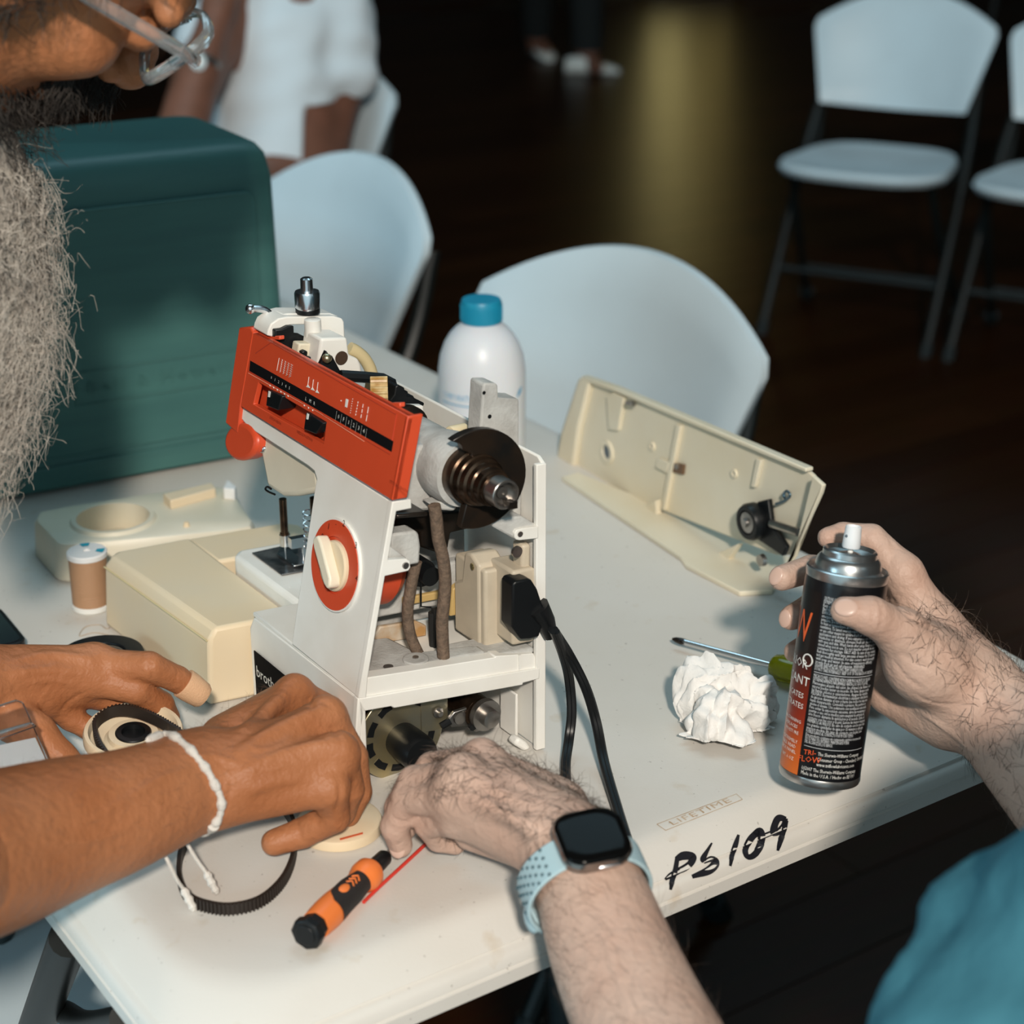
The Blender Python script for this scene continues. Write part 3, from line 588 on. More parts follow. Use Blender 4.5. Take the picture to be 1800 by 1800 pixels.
P('clamp_ring', steel, sm, lambda b: [b.lathe([(-.001, .0115), (-.006, .0115), (-.006, .0068), (-.0125, .0066), (-.013, .0055), (-.013, .0002)], cl, mv, 28)], smooth=.5)
pr('clamp_plate', steel, mpl(cD([(885, 650), (940, 578), (1100, 525), (1110, 640), (1180, 665), (1245, 650), (1245, 700), (1120, 745), (1080, 690), (920, 705)]), 1, .012), mv*.003, .0006)
P('clamp_rivet', steel, sm, lambda b: b.lathe([(0, .0050), (.0015, .0047)], MM.at(*cD([(985, 622)])[0], 1, .0118), -mv, 20))
P('clamp_screw', blackp, sm, lambda b: [b.tube([MM.at(*p, 1, .013) for p in cD([(905, 650), (830, 695)])], .0028, 10), b.lathe([(0, .0030), (.003, .0030)], MM.at(*cD([(1078, 688)])[0], 1, .011), -mv, 8)])
# --- works above the arm
HB = .19
pr('head_bridge', shell, mpl(cA([(478, 660), (490, 600), (520, 535), (600, 480), (690, 462), (1180, 455), (1270, 480), (1290, 515), (1300, 690), (1040, 700), (1035, 545), (890, 545), (740, 548), (650, 575), (600, 625), (560, 650), (560, 680)]), 1, HB), mv*.022, .002, seg=3)
pr('bridge_top', shell, mpl(cA([(640, 440), (700, 428), (1150, 428), (1240, 462), (1180, 478), (600, 482)]), 1, HB + .006), mv*.02, .002)
P('spool_knob', chrome, sm, lambda b: b.lathe([(0, .0082), (.003, .0084), (.003, .0090), (.013, .0092), (.0145, .0086), (.0148, .0046), (.0235, .0044), (.0245, .0030), (.0245, .0002)], MM.at(541, 545, 1, HB + .008) - TW*.0005, TW, 30), smooth=.5)
P('knob_washer', blackp, sm, lambda b: b.lathe([(0, .0088), (.003, .0088)], MM.at(541, 549, 1, HB + .008), TW, 24))
P('take_up_lever', chrome, sm, lambda b: [b.tube(spline([MM.at(*p, 1, .21) for p in cA([(300, 375), (360, 375), (440, 385), (500, 425), (540, 510)])], 5), [.0026]*16 + [.0022]*5, 10), b.ball(MM.at(*cA([(298, 378)])[0], 1, .21), .0036)])
pr('cam_block', blackp, mpl(cA([(560, 600), (640, 590), (700, 560), (760, 556), (765, 660), (885, 672), (885, 740), (822, 750), (800, 900), (560, 760)]), 1, HB - .004), mv*.012, .0008)
P('needle_frame', shell, sm, lambda b: [b.lathe([(-.042, .0060), (.014, .0060), (.0145, .0052)], MM.at(*cA([(965, 690)])[0], 1, HB - .008), TW, 20)])
pr('cam_stack', mat('cream_nylon', (.68, .62, .48), .45), mpl(cA([(815, 745), (960, 745), (985, 800), (985, 960), (880, 930), (795, 880)]), 1, HB - .016), mv*.010, .0012)
pr('cam_finger', blackp, mpl(cA([(840, 835), (880, 815), (910, 830), (900, 880), (960, 890), (985, 900), (985, 975), (870, 930)]), 1, HB - .020), mv*.006, .0008)
pr('arm_block', shell, mpl(cA([(1042, 735), (1042, 690), (1325, 680), (1345, 865), (1440, 905), (1470, 960), (1490, 1110), (1280, 1190), (1000, 1010)]), 1, HB - .03), mv*.026, .002, seg=3)
P('block_bore', mat('brown_bore', (.06, .035, .022), .5), sm, lambda b: b.lathe([(0, .0050), (.0006, .0050)], MM.at(*cA([(1260, 895)])[0], 1, HB - .0302), -mv, 20))
pr('pointer_plate', blackp, mpl(cA([(1028, 985), (1105, 820), (1135, 868), (1165, 872), (1262, 1052), (1275, 1120), (1200, 1090)]), 1, HB - .045), mv*.004, .0006)
P('pointer_rivet', brass, sm, lambda b: b.ball(MM.at(*cA([(1108, 900)])[0], 1, HB - .046), (.0035, .0035, .0035)))
P('control_lever', blackp, sm, lambda b: b.tube([MM.at(*p, 1, HB - .05) for p in cA([(1250, 1082), (1500, 1098), (1690, 1115), (1790, 1165), (1810, 1240), (1800, 1330)])], .0042, 8))
pr('stitch_rack', blackp, mpl(cB([(255, 250), (300, 190), (310, 110), (345, 90), (360, 105), (400, 120), (405, 150), (440, 160), (430, 200), (490, 200), (500, 225), (600, 275), (590, 305), (450, 290), (440, 380), (350, 330)]), 1, .100), mv*.012, .0008)
def gear(b):
    g = MM.at(*cB([(150, 190)])[0], 1, .108); ax = unit(mu*.92 - mv*.38); x, y, a = frame_from(ax); pts = []
    for k in range(44): r = .0128 if k % 2 else .0112; t = 2*math.pi*k/44; pts.append(g + (x*math.cos(t) + y*math.sin(t))*r - a*.006)
    b.prism(pts, a*.012)
P('nylon_gear', gearm, sm, gear, bevel=.0004)
pr('white_slide', shell, mpl(cB([(440, 300), (590, 300), (590, 450), (520, 400), (440, 385)]), 1, .09), mv*.006, .001)
pr('white_slide', shell, mpl(cA([(1610, 1150), (1690, 1150), (1740, 1200), (1700, 1260), (1600, 1210)]), 1, .125), mv*.006, .001)
P('oil_hose', mat('clear_amber_hose', (.60, .49, .28), .3), sm, lambda b: b.tube(spline([MM.at(*p, 1, HB - .02) for p in cA([(1345, 790), (1420, 830), (1500, 900), (1560, 1000), (1585, 1110), (1560, 1260), (1540, 1330)])], 5), .0046, 12))
# ================================================================== THINGS ON THE TABLE
# --- dark green hard case
green = mat('green_moulded_case', (.056, .152, .142), .42, col2=(.048, .132, .126), vscale=7, bump=.12, bscale=60, stretch=(1, 1, 9), spec=.35)
greenp = mat('green_worn_edge', (.075, .21, .185), .5)
gu, _ = dirs(28.5); _, gv = dirs(31)
GF = Frame(onz(498, 792), gu, gv, TW)
case = thing('carrying_case', GF(-.2, .1, 0), 'large dark green plastic carrying case standing upright with name embossed in its front', 'case')
def casebody(b):
    rings = []
    for z, ins in ((0, .006), (.006, .0), (.020, -.002), (.024, .0), (.262, .004), (.282, .008), (.290, .014), (.294, .022)):
        rings.append([GF(-.200 + x, .100 + y, z*1.055) for x, y in rrect(.43 - 2*ins, .20 - 2*ins, .022, 6)])
    b.loft(rings)
cb = P('case_body', green, case, casebody, smooth=.7)
P('front_panel', green, case, lambda b: b.prism([GF(-.2100 + x*1.0, .0012, .150 + z) for x, z in rrect(.385, .232, .010, 5)], -gv*.0025), bevel=.0012)
P('panel_bead', green, case, lambda b: b.tube([GF(-.2100 + x, -.0008, .150 + z) for x, z in rrect(.385, .232, .010, 5)] + [GF(-.2100 + .1925, -.0008, .150 + .106)], .0016, 8))
P('base_ledge', green, case, lambda b: b.prism([GF(-.43, -.001, .004), GF(-.012, -.001, .004), GF(-.012, -.001, .027), GF(-.43, -.001, .027)], -gv*.004), bevel=.002)
def frame_emb(b):
    x0, x1, z0, z1 = -.205, -.040, .082, .114
    for a, c in (((x0, z0), (x1, z0)), ((x1, z0), (x1, z1)), ((x1, z1), (x0, z1)), ((x0, z1), (x0, z0))): b.tube([GF(a[0], -.0016, a[1]), GF(c[0], -.0016, c[1])], .0010, 6)
eb = P('emblem_frame', green, case, frame_emb)
P('emblem_lettering', green, eb, lambda b: [text(b, 'Bell & Howell', GF(-.1225, -.0020, .092), gu, TW, .0165, res=1, width=.140, spacing=1.3), text(b, 'Bell & Howell', GF(-.1225, -.0028, .092), gu, TW, .0165, res=1, width=.140, spacing=1.3)], smooth=0)
# --- cream bed cover with a round hole
cover_m = mat('pale_cream_plastic', (.70, .66, .55), .42, col2=(.66, .60, .46), vscale=10)
cv = thing('machine_cover', onz(250, 960), 'flat cream machine cover with a large round hole, lying in front of the green case', 'cover')
def covershape(b):
    H_ = .034; out = [(62, 912), (70, 898), (120, 888), (250, 868), (372, 851), (405, 858), (446, 918), (436, 928), (300, 941), (112, 957), (100, 953)]
    O = np.array([onz(x, y, H_) for x, y in out]); c = onz(199, 914, H_); n = 64
    rad = .0315
    def hit(t):
        d = np.array([math.cos(t), math.sin(t)]); best = 0
        for i in range(len(O)):
            a, e = O[i][:2] - c[:2], O[(i+1) % len(O)][:2] - O[i][:2]; den = d[0]*e[1] - d[1]*e[0]
            if abs(den) < 1e-12: continue
            s = (a[0]*e[1] - a[1]*e[0])/den; q = (a[0]*d[1] - a[1]*d[0])/den
            if s > 0 and -1e-9 <= q <= 1 + 1e-9: best = max(best, s)
        return best
    T = [2*math.pi*k/n for k in range(n)]; D = [np.array([math.cos(t), math.sin(t), 0]) for t in T]; S = [hit(t) for t in T]
    ring = lambda f, z: [c + D[k]*f(k) + TW*z for k in range(n)]
    b.loft([ring(lambda k: S[k] + .004, -H_ + .001), ring(lambda k: S[k] + .002, -.006), ring(lambda k: S[k] - .001, -.001), ring(lambda k: S[k] - .004, 0), ring(lambda k: rad + .006, 0), ring(lambda k: rad + .004, .003), ring(lambda k: rad, .003), ring(lambda k: rad - .001, -.022), ring(lambda k: rad - .006, -.026)])
P('cover_body', cover_m, cv, covershape, smooth=.6)
P('hole_floor', cream, cv, lambda b: b.lathe([(-.027, .027), (-.020, .027), (-.018, .024)], onz(199, 914, .034), TW, 40))
P('latch_block', cream, cv, lambda b: b.prism([onz(x, y, .042) for x, y in ((286, 868), (372, 848), (379, 858), (300, 880))], -TW*.009), bevel=.001)
P('latch_clip', mat('white_clip', (.75, .77, .78), .4), cv, lambda b: b.prism([onz(x, y, .044) for x, y in ((392, 858), (400, 842), (415, 855), (412, 860))], -TW*.012), bevel=.001)
P('locating_pin', cream, cv, lambda b: b.lathe([(0, .003), (.004, .002)], onz(328, 925, .034), TW, 10))
# --- cream accessory tray that wraps round the free arm
bx = thing('accessory_box', onz(340, 1130), 'cream plastic extension box standing at the bed of the sewing machine', 'box')
def boxshape(b):
    top = [MM(-.157, .166, .0625), MM(-.168, .328, .0625), MM(-.160, .336, .0625), MM(-.100, .338, .0625), MM(-.100, .166, .0625)]
    low = [MM(-.166, .1645, .001), MM(-.176, .334, .001), MM(-.166, .344, .001), MM(-.100, .344, .001), MM(-.100, .1645, .001)]
    mid = [MM(-.1625, .165, .0545), MM(-.173, .331, .0545), MM(-.163, .341, .0545), MM(-.100, .341, .0545), MM(-.100, .165, .0545)]
    mid2 = [q - mu*(.0008 if i < 3 else 0) for i, q in enumerate(mid)]
    b.loft([low, [q - TW*.006 for q in mid2], mid, top])
P('box_body', cream, bx, boxshape, bevel=.003, seg=3)
P('box_wing', cream, bx, lambda b: b.prism([MM(-.102, .284, .062), MM(-.102, .338, .062), MM(-.020, .338, .062), MM(-.012, .328, .062), MM(-.012, .284, .062)], -TW*.061), bevel=.003, seg=3)
P('box_seam', mat('cream_seam', (.62, .52, .30), .5), bx, lambda b: b.tube([MM(-.1640, .166, .0535), MM(-.1742, .330, .0535)], .0007, 6))
# --- thread spool
sp = thing('thread_spool', onz(162, 1068), 'spool of tan sewing thread with white ends and a blue print on top', 'thread spool')
s0 = onz(162, 1068); thread_m = mat('tan_thread', (.44, .25, .14), .45, bump=.5, bscale=900, stretch=(.05, .05, 3), spec=.4)
P('spool_end', mat('white_spool_plastic', (.75, .75, .72), .4), sp, lambda b: b.lathe([(0, .0145), (.0015, .0162), (.0045, .0162), (.0055, .0150)], s0, TW, 36))
P('thread_winding', thread_m, sp, lambda b: b.lathe([(.005, .0148), (.006, .0153)] + [(.006 + .0008*k, .0153 + .00014*(k % 2)) for k in range(50)] + [(.0465, .0150)], s0, TW, 36))
te = P('spool_end', mat('white_spool_plastic_top', (.74, .74, .74), .35), sp, lambda b: b.lathe([(.046, .0150), (.047, .0164), (.0505, .0164), (.0515, .0155), (.0517, .0030), (.0500, .0028), (.0500, .0001)], s0, TW, 36))
P('spool_print', mat('blue_spool_print', (.02, .30, .42), .4), te, lambda b: [b.add([s0 + TW*.0521 + np.array([r*math.cos(t), r*math.sin(t), 0]) for r in (.008, .0145) for t in np.linspace(t0, t1, 8)], [(i, i+1, 9+i, 8+i) for i in range(7)]) for t0, t1 in ((1.6, 2.2), (-.35, .25))], smooth=0)
th_ = P('thread_tail', mat('loose_thread', (.45, .36, .28), .7), None, lambda b: b.tube(spline([onz(x, y, .0006) for x, y in ((197, 1052), (212, 1062), (205, 1085), (190, 1105), (175, 1098), (150, 1102), (140, 1118), (165, 1112), (198, 1118), (230, 1128), (262, 1148))], 5), .0004, 5))
tag(th_, 'loose end of thread curling on the table beside the spool', 'thread')
# --- bottle
bo = thing('bottle', onz(848, 812), 'white plastic bottle with a turquoise screw cap and blue print', 'bottle')
b0 = onz(848, 812); hdpe = mat('translucent_white_bottle', (.70, .73, .78), .35, spec=.45, sss=.15)
P('bottle_body', hdpe, bo, lambda b: b.lathe([(0, .036), (.002, .040), (.006, .0425), (.080, .0428), (.098, .0425), (.112, .0405), (.124, .0365), (.133, .0310), (.139, .0255), (.143, .0205), (.145, .0185), (.160, .0180), (.160, .0001)], b0, TW, 56), smooth=.7)
P('bottle_cap', mat('turquoise_cap', (.012, .26, .42), .4), bo, lambda b: [b.lathe([(.1455, .0195), (.147, .0203), (.1645, .0198), (.1675, .0185), (.168, .0001)], b0, TW, 48)] + [b.box(b0 + TW*.155 + np.array([math.cos(t), math.sin(t), 0])*.0201, np.array([math.cos(t), math.sin(t), 0])*.0004, np.array([-math.sin(t), math.cos(t), 0])*.0004, TW*.007) for t in np.linspace(0, 2*math.pi, 60, endpoint=False)])
bprint = mat('blue_bottle_print', (.10, .36, .58), .5); bfx = unit(np.array([b0[0], b0[1], 0])); brx = np.array([bfx[1], -bfx[0], 0])
def wrap_bottle(off, zc, r=.0431): return lambda x, y: b0 + TW*(zc + y) + (-bfx*math.cos(off + x/r) + brx*math.sin(off + x/r))*r
P('bottle_print', bprint, bo, lambda b: [text(b, 'CORPORATION', None, None, None, .0085, res=1, fn=wrap_bottle(-.55, .077), width=.042)] +
    [b.add([wrap_bottle(0, z)(x, 0) for z in (.0715, .0727) for x in np.linspace(-.046, .012, 24)], [(i, i+1, 25+i, 24+i) for i in range(23)])] +
    [b.add([wrap_bottle(.95, z)(x, 0) for z, x in ((.076, -.003), (.079, .004), (.086, .008), (.083, .000))], [(0, 1, 2, 3)]), b.add([wrap_bottle(.4, z)(x, 0) for z, x in ((.050, -.003), (.052, .003), (.057, .004), (.055, -.002))], [(0, 1, 2, 3)])], smooth=0)
# --- open back cover of the machine, lying on its long edge
tr0 = onz(988, 838); tu_, tv_ = dirs(-61.6); TR = Frame(tr0, tu_, tv_, TW); cT = lambda l: [(740 + x/2.5, 400 + y/2.5) for x, y in l]
tray_m = mat('cream_cover_plastic', (.74, .69, .56), .42, col2=(.70, .62, .46), vscale=9)
tray = thing('back_cover', TR(.15, .02, 0), 'cream back cover of the machine on its edge with a black wheel inside', 'cover')
WT = .030
def tp(l, w=WT): return [TR.at(x, y, 1, w) for x, y in cT(l)]
P('cover_panel', tray_m, tray, lambda b: b.prism(tp([(690, 668), (705, 655), (850, 705), (1690, 1062), (1722, 1092), (1735, 1130), (1640, 1440), (1560, 1440), (660, 1085), (602, 1040), (596, 1000), (615, 900)]), tv_*.004), bevel=.001)
P('cover_rim', tray_m, tray, lambda b: b.prism(tp([(705, 652), (850, 702), (1690, 1058), (1690, 1076), (850, 722), (705, 672)], WT - .006), tv_*.008), bevel=.001)
P('cover_flange', tray_m, tray, lambda b: b.prism([onz(x, y, .0045) for x, y in cT([(618, 1095), (1140, 1445), (1165, 1480), (1400, 1600), (1545, 1592), (1630, 1450), (1560, 1420), (690, 1075)])], -TW*.0045), bevel=.001)
P('cover_end', tray_m, tray, lambda b: b.prism([*tp([(1720, 1092), (1765, 1132), (1755, 1170), (1560, 1592), (1540, 1592), (1635, 1440)], WT - .012)], tv_*.004), bevel=.001)
P('cover_end', tray_m, tray, lambda b: b.loft([tp([(700, 655), (690, 668), (612, 905), (594, 1005), (604, 1050), (640, 1090)], w) for w in (WT - .004, WT + .004)], False, False) if False else b.prism(tp([(700, 655), (740, 672), (690, 880), (660, 1085), (604, 1045), (594, 1005), (612, 905), (690, 668)], WT - .006), tv_*.008), bevel=.003, seg=3)
for l in ([(1135, 860), (1155, 870), (1085, 1240), (1070, 1235)], [(1490, 1010), (1510, 1020), (1480, 1140), (1465, 1135)], [(830, 740), (860, 720), (905, 745), (880, 890), (840, 885)], [(1055, 1010), (1105, 1030), (1095, 1075), (1045, 1050)]):
    P('rib', tray_m, tray, lambda b: b.prism(tp(l), -tv_*.004), bevel=.0006)
for l in ([(925, 1250), (1030, 1200), (1035, 1270)], [(1240, 1460), (1395, 1390), (1340, 1470)], [(660, 1120), (800, 1130), (740, 1150)]):
    P('gusset', tray_m, tray, lambda b: b.prism(tp(l, WT - .006), tv_*.006), bevel=.0005)
tdark = mat('cover_hole_shadow', (.10, .13, .16), .6)
for (x, y, r) in ((820, 985, .007), (1380, 1080, .002), (1018, 960, .0022)):
    P('boss', tray_m, tray, lambda b: b.ring(tp([(x, y)])[0], -tv_, r, r*1.5 + .001, .002, 24))
    P('screw_hole', tdark, tray, lambda b: b.lathe([(0, r), (.0003, r)], tp([(x, y)])[0], -tv_, 20))
P('metal_clip', mat('brown_clip', (.22, .13, .08), .4, .6), tray, lambda b: b.prism(tp([(1110, 1030), (1165, 1040), (1160, 1085), (1105, 1070)]), -tv_*.003), bevel=.0006)
P('clip_nut', steel, tray, lambda b: b.lathe([(0, .003), (.002, .0028)], tp([(1128, 1050)], WT - .003)[0], -tv_, 10))
wc = tp([(1485, 1285)], WT - .004)[0]
P('winder_wheel', blackp, tray, lambda b: [b.lathe([(0, .0145), (.003, .0160), (.010, .0160), (.013, .0145), (.013, .0105), (.011, .0100), (.011, .006)], wc, -tv_, 36)], smooth=.5)
P('winder_hub', steel, tray, lambda b: b.lathe([(.009, .0098), (.0125, .0090), (.013, .004), (.016, .0035), (.016, .0001)], wc, -tv_, 24))
P('winder_arm', blackp, tray, lambda b: b.prism(tp([(1500, 1200), (1545, 1190), (1560, 1300), (1625, 1400), (1610, 1440), (1580, 1420), (1520, 1380), (1450, 1340)], WT - .002), -tv_*.005), bevel=.001)
P('winder_spring', mat('blue_steel_wire', (.10, .16, .20), .3, .8), tray, lambda b: b.tube(spline(tp([(1560, 1215), (1600, 1200), (1622, 1178), (1608, 1158), (1592, 1175), (1605, 1195)], WT - .006), 5), .0012, 8))
P('winder_pin', steel, tray, lambda b: b.tube(tp([(1540, 1300), (1660, 1340)], WT - .008), .0035, 10))
P('cover_screw', steel, tray, lambda b: b.lathe([(0, .0055), (.004, .005)], tp([(1505, 1460)], WT - .008)[0], -tv_, 16))
P('cover_bolt', steel, tray, lambda b: b.tube(tp([(905, 770), (935, 775)], WT - .006), .0025, 8))
# --- spray can in the hand
CT, CB = atd(1490, 1003, 1.185), atd(1440, 1362, 1.215)
ca = unit(CT - CB); CL = np.linalg.norm(CT - CB); cf = unit((CAM - (CT + CB)/2) - ca*((CAM - (CT + CB)/2) @ ca)); cr = np.cross(ca, cf)
if cr[0] < 0: cr = -cr
def onc(phi, t, r): return CB + ca*t + (cf*math.cos(phi) + cr*math.sin(phi))*r
can = thing('spray_can', CB, 'black and orange lubricant spray can with a white nozzle held in a hand', 'spray can')
RC = .0268; canblack = mat('black_can_print', (.006, .006, .007), .28, spec=.5); tin = mat('bare_tin', (.55, .55, .54), .28, .95, col2=(.45, .45, .45), vscale=30)
P('can_body', canblack, can, lambda b: b.lathe([(.005, RC), (CL - .008, RC), (CL - .004, RC*.985)], CB, ca, 64), smooth=.5)
P('bottom_rim', tin, can, lambda b: b.lathe([(0, RC*.94), (-.0005, RC*.99), (.0012, RC*1.012), (.0045, RC*1.005), (.0055, RC*.99)], CB, ca, 64))
P('top_rim', tin, can, lambda b: b.lathe([(CL - .0045, RC*.985), (CL - .002, RC*1.00), (CL + .0015, RC*1.0), (CL + .0022, RC*.96), (CL - .001, RC*.90), (CL - .001, RC*.80)], CB, ca, 64), smooth=.5)
P('dome', tin, can, lambda b: b.lathe([(CL - .002, RC*.83), (CL + .0035, RC*.81), (CL + .0075, RC*.775), (CL + .0095, RC*.72), (CL + .0102, RC*.665), (CL + .0135, RC*.66), (CL + .0145, RC*.62), (CL + .0120, RC*.56), (CL + .0105, RC*.40), (CL + .0100, RC*.30), (CL + .0115, RC*.28), (CL + .0125, RC*.15), (CL + .0125, .0001)], CB, ca, 48), smooth=.5)
P('valve_stem', whitep, can, lambda b: b.lathe([(CL + .012, .0018), (CL + .017, .0018)], CB, ca, 12))
nz = P('nozzle', mat('white_nozzle_plastic', (.72, .74, .76), .35), can, lambda b: b.lathe([(CL + .0155, .0056), (CL + .0165, .0060), (CL + .022, .0057), (CL + .0295, .0052), (CL + .0300, .0046), (CL + .0285, .0040), (CL + .0285, .0001)], CB, ca, 28), smooth=.5)
P('nozzle_hole', tdark, nz, lambda b: b.ball(onc(-.75, CL + .0235, .0053), .0011, 8, 6))
def sector(b, p0, p1, t0, t1, r, n=14, m=24):
    b.add([onc(p0 + (p1-p0)*i/n, t0 + (t1-t0)*j/m, r) for j in range(m+1) for i in range(n+1)], [(j*(n+1)+i, j*(n+1)+i+1, (j+1)*(n+1)+i+1, (j+1)*(n+1)+i) for j in range(m) for i in range(n)])
fl_ = P('front_label', mat('label_print', (1, 1, 1), .3), can, lambda b: sector(b, -2.3, -.55, .0055, CL - .012, RC + .00012), smooth=1)
me_ = fl_.data; ca_ = me_.color_attributes.new('Col', 'FLOAT_COLOR', 'POINT'); off_ = np.array(ROOTLOC[fl_.name])
for i, v in enumerate(me_.vertices):
    t = ((np.array(v.co[:]) + off_ - CB) @ ca)/CL
    k = min(1, max(0, (.62 - t)/.42)); k2 = min(1, max(0, (.30 - t)/.25))
    ca_.data[i].color = (.008 + .34*k + .28*k2, .006 + .030*k + .105*k2, .006 + .008*k + .008*k2, 1)
nt_ = me_.materials[0].node_tree; va = nt_.nodes.new('ShaderNodeVertexColor'); va.layer_name = 'Col'; nt_.links.new(va.outputs[0], nt_.nodes['Principled BSDF'].inputs['Base Color'])
grey_txt = mat('grey_can_print', (.62, .64, .66), .4)
LINES = ['CAUTIONS: CONTAINS ALIPHATIC HYDROCARBONS. DANGER', 'EXTREMELY FLAMMABLE. EYE AND SKIN IRRITANT.', 'Keep away from heat, sparks and flame. Vapors may cause', 'flash fire. Do not smoke. Extinguish all flames and pilot', 'DANGER: If swallowed, call Poison Control Center, hospital', 'emergency room, or physician immediately. Contents under', 'pressure. Do not puncture, incinerate or expose container', 'to heat or temperature above 120F. Use only with adequate', 'ventilation. To avoid overexposure, open windows and doors', 'or use other means to ensure fresh air entry during', 'application and drying. If you experience eye watering,', 'headaches or dizziness, increase fresh air. Avoid contact', 'with eyes and skin. Wash hands after using. Keep container', 'closed when not in use. Do not transfer contents to other', 'containers for storage. FIRST AID: In case of eye contact,', 'flush thoroughly with large amounts of water for 15 minutes', 'and get medical attention. For skin contact, wash thoroughly', 'with soap and water. In case of respiratory difficulty,', 'provide fresh air and call physician. WARNING', 'DELAYED EFFECTS FROM LONG TERM OVEREXPOSURE.', 'DO NOT TAKE INTERNALLY. KEEP OUT OF THE REACH OF CHILDREN.', '-', 'PRECAUCIONES: CONTIENE HIDROCARBUROS ALIFATICOS. PELIGRO', 'EXTREMADAMENTE INFLAMABLE. IRRITA LOS OJOS Y LA PIEL.', 'Mantengase alejado del calor, las chispas y las llamas. Los', 'vapores pueden causar un incendio. No fume. Apague todas', 'las llamas, pilotos y calentadores. Apague las estufas,', 'PELIGRO: herramientas electricas y cualquier otra fuente', 'de ignicion durante el uso y hasta que todos los vapores', 'hayan desaparecido. Contenido a presion. No perfore ni', 'queme el envase. Use solamente con ventilacion adecuada.', 'Para evitar la exposicion excesiva, abra las ventanas y', 'puertas o use otros medios para asegurar la entrada de', 'aire fresco durante la aplicacion y el secado. Evite el', 'contacto con los ojos y la piel. Lavese las manos despues', 'PRIMEROS AUXILIOS: En caso de contacto con los ojos, lave', 'con grandes cantidades de agua por 15 minutos y obtenga', 'atencion medica. En caso de contacto con la piel, lave', 'POSIBLES DANOS AL CONTACTO POR MUCHO TIEMPO.', 'Este producto contiene un compuesto quimico reconocido', 'NO ES PARA USO INTERNO. MANTENGASE FUERA', 'DEL ALCANCE DE LOS NINOS.']
def cantext(b):
    y0, y1 = CL - .0135, .0285; n = len(LINES)
    for k, s in enumerate(LINES):
        t = y0 + (y1 - y0)*(k + .8)/n
        if s == '-': sector(b, -.47, 1.15, t + .0009, t + .0012, RC + .0002, 24, 1); continue
        up = s.isupper() or s[:8].isupper(); wdt = min(1.0, len(s)/58)*1.60*RC
        text(b, s, None, None, None, (.0032 if up else .0030), center=False, res=1, width=wdt, fn=lambda x, y, t=t: onc(-.47 + x/RC, t + y, RC + .0002))
    sector(b, -.47, 1.15, .0268, .0271, RC + .0002, 24, 1)
tx = P('warning_text', grey_txt, can, cantext, smooth=0)
def cantext2(b):
    for s, t, ph in (('The Sherwin-Williams Company', .0222, -.10), ('Consumer Group - Cleveland, OH 44115', .0186, -.10), ('www.triflowlubricants.com', .0150, -.10), ('(c)2007 The Sherwin-Williams Company', .0108, -.46), ('Made in the U.S.A. / Hecho en EE UU', .0074, -.46)):
        text(b, s, None, None, None, .0034, center=False, res=1, width=len(s)*.00108, fn=lambda x, y: onc(ph + x/RC, t + y, RC + .0002))
P('maker_text', whitep, can, cantext2, smooth=0)
orange_p = mat('orange_print', (.70, .10, .025), .4)
P('small_logo', orange_p, can, lambda b: [text(b, 'TRI-', None, None, None, .0048, res=1, fn=lambda x, y: onc(-.30 + x/RC, .0215 + y + x*.15, RC + .0003)), text(b, 'FLOW', None, None, None, .0056, res=1, fn=lambda x, y: onc(-.29 + x/RC, .0165 + y + x*.12, RC + .0003))], smooth=0)
P('big_logo', mat('orange_logo_print', (.75, .12, .03), .4), can, lambda b: text(b, 'FLOW', None, None, None, .030, res=2, width=.052, fn=lambda x, y: onc(-1.70 + x/RC, CL - .047 + y, RC + .0003)), smooth=0)
P('front_text', whitep, can, lambda b: [b.ring(onc(-.70, CL - .058, RC - .001), unit(onc(-.70, 0, 1) - CB), .0035, .0043, .0014, 24)] +
    [text(b, s, None, None, None, sz, res=1, center=False, fn=lambda x, y: onc(-.66 - (len(s)*sz*.56)/RC + x/RC, t + y, RC + .0003)) for s, t, sz in (('SUPERIOR', .077, .0085), ('LUBRICANT', .066, .0085), ('LUBRICATES', .057, .0052), ('PENETRATES', .050, .0052))] +
    [text(b, s, None, None, None, .0032, res=1, center=False, fn=lambda x, y: onc(-.70 - (len(s)*.0018)/RC + x/RC, t + y, RC + .0003)) for s, t in (('NON-STAINING', .040), ('DISPLACES', .0360), ('MOISTURE', .032), ('DANGER: EXTREMELY', .026), ('FLAMMABLE. READ', .0224), ('BACK PANEL', .0188), ('NET WT. 6 OZ', .0140))], smooth=0)
# --- orange precision screwdriver
def on_line(p, q, t): return np.asarray(p)*(1-t) + np.asarray(q)*t
s_a, s_b = onz(541, 1640, .0105), onz(752, 1432, .0065); sd = unit(s_b - s_a)
scr = thing('precision_screwdriver', onz(600, 1590), 'orange and black precision screwdriver lying at the near edge of the table', 'screwdriver')
orange = mat('orange_handle_plastic', (.80, .20, .045), .4); gripm = mat('black_grip_rubber', (.016, .014, .014), .6, bump=.4, bscale=800)
P('end_cap', blackp, scr, lambda b: [b.lathe([(-.003, .0088), (-.002, .0104), (.003, .0104), (.0035, .0088), (.010, .0086)], s_a, sd, 8), b.lathe([(-.0036, .0065), (-.003, .0068)], s_a, sd, 24)], smooth=.5, bevel=.0006)
P('handle', orange, scr, lambda b: b.lathe([(.009, .0090), (.014, .0096), (.022, .0100), (.032, .0098), (.042, .0088), (.052, .0080), (.060, .0080), (.0635, .0094), (.067, .0102), (.073, .0100), (.0765, .0078), (.078, .0055)], s_a, sd, 32), smooth=.7)
sx_ = unit(np.cross(sd, TW)); sz_ = np.cross(sx_, sd)
if sz_[2] < 0: sz_ = -sz_
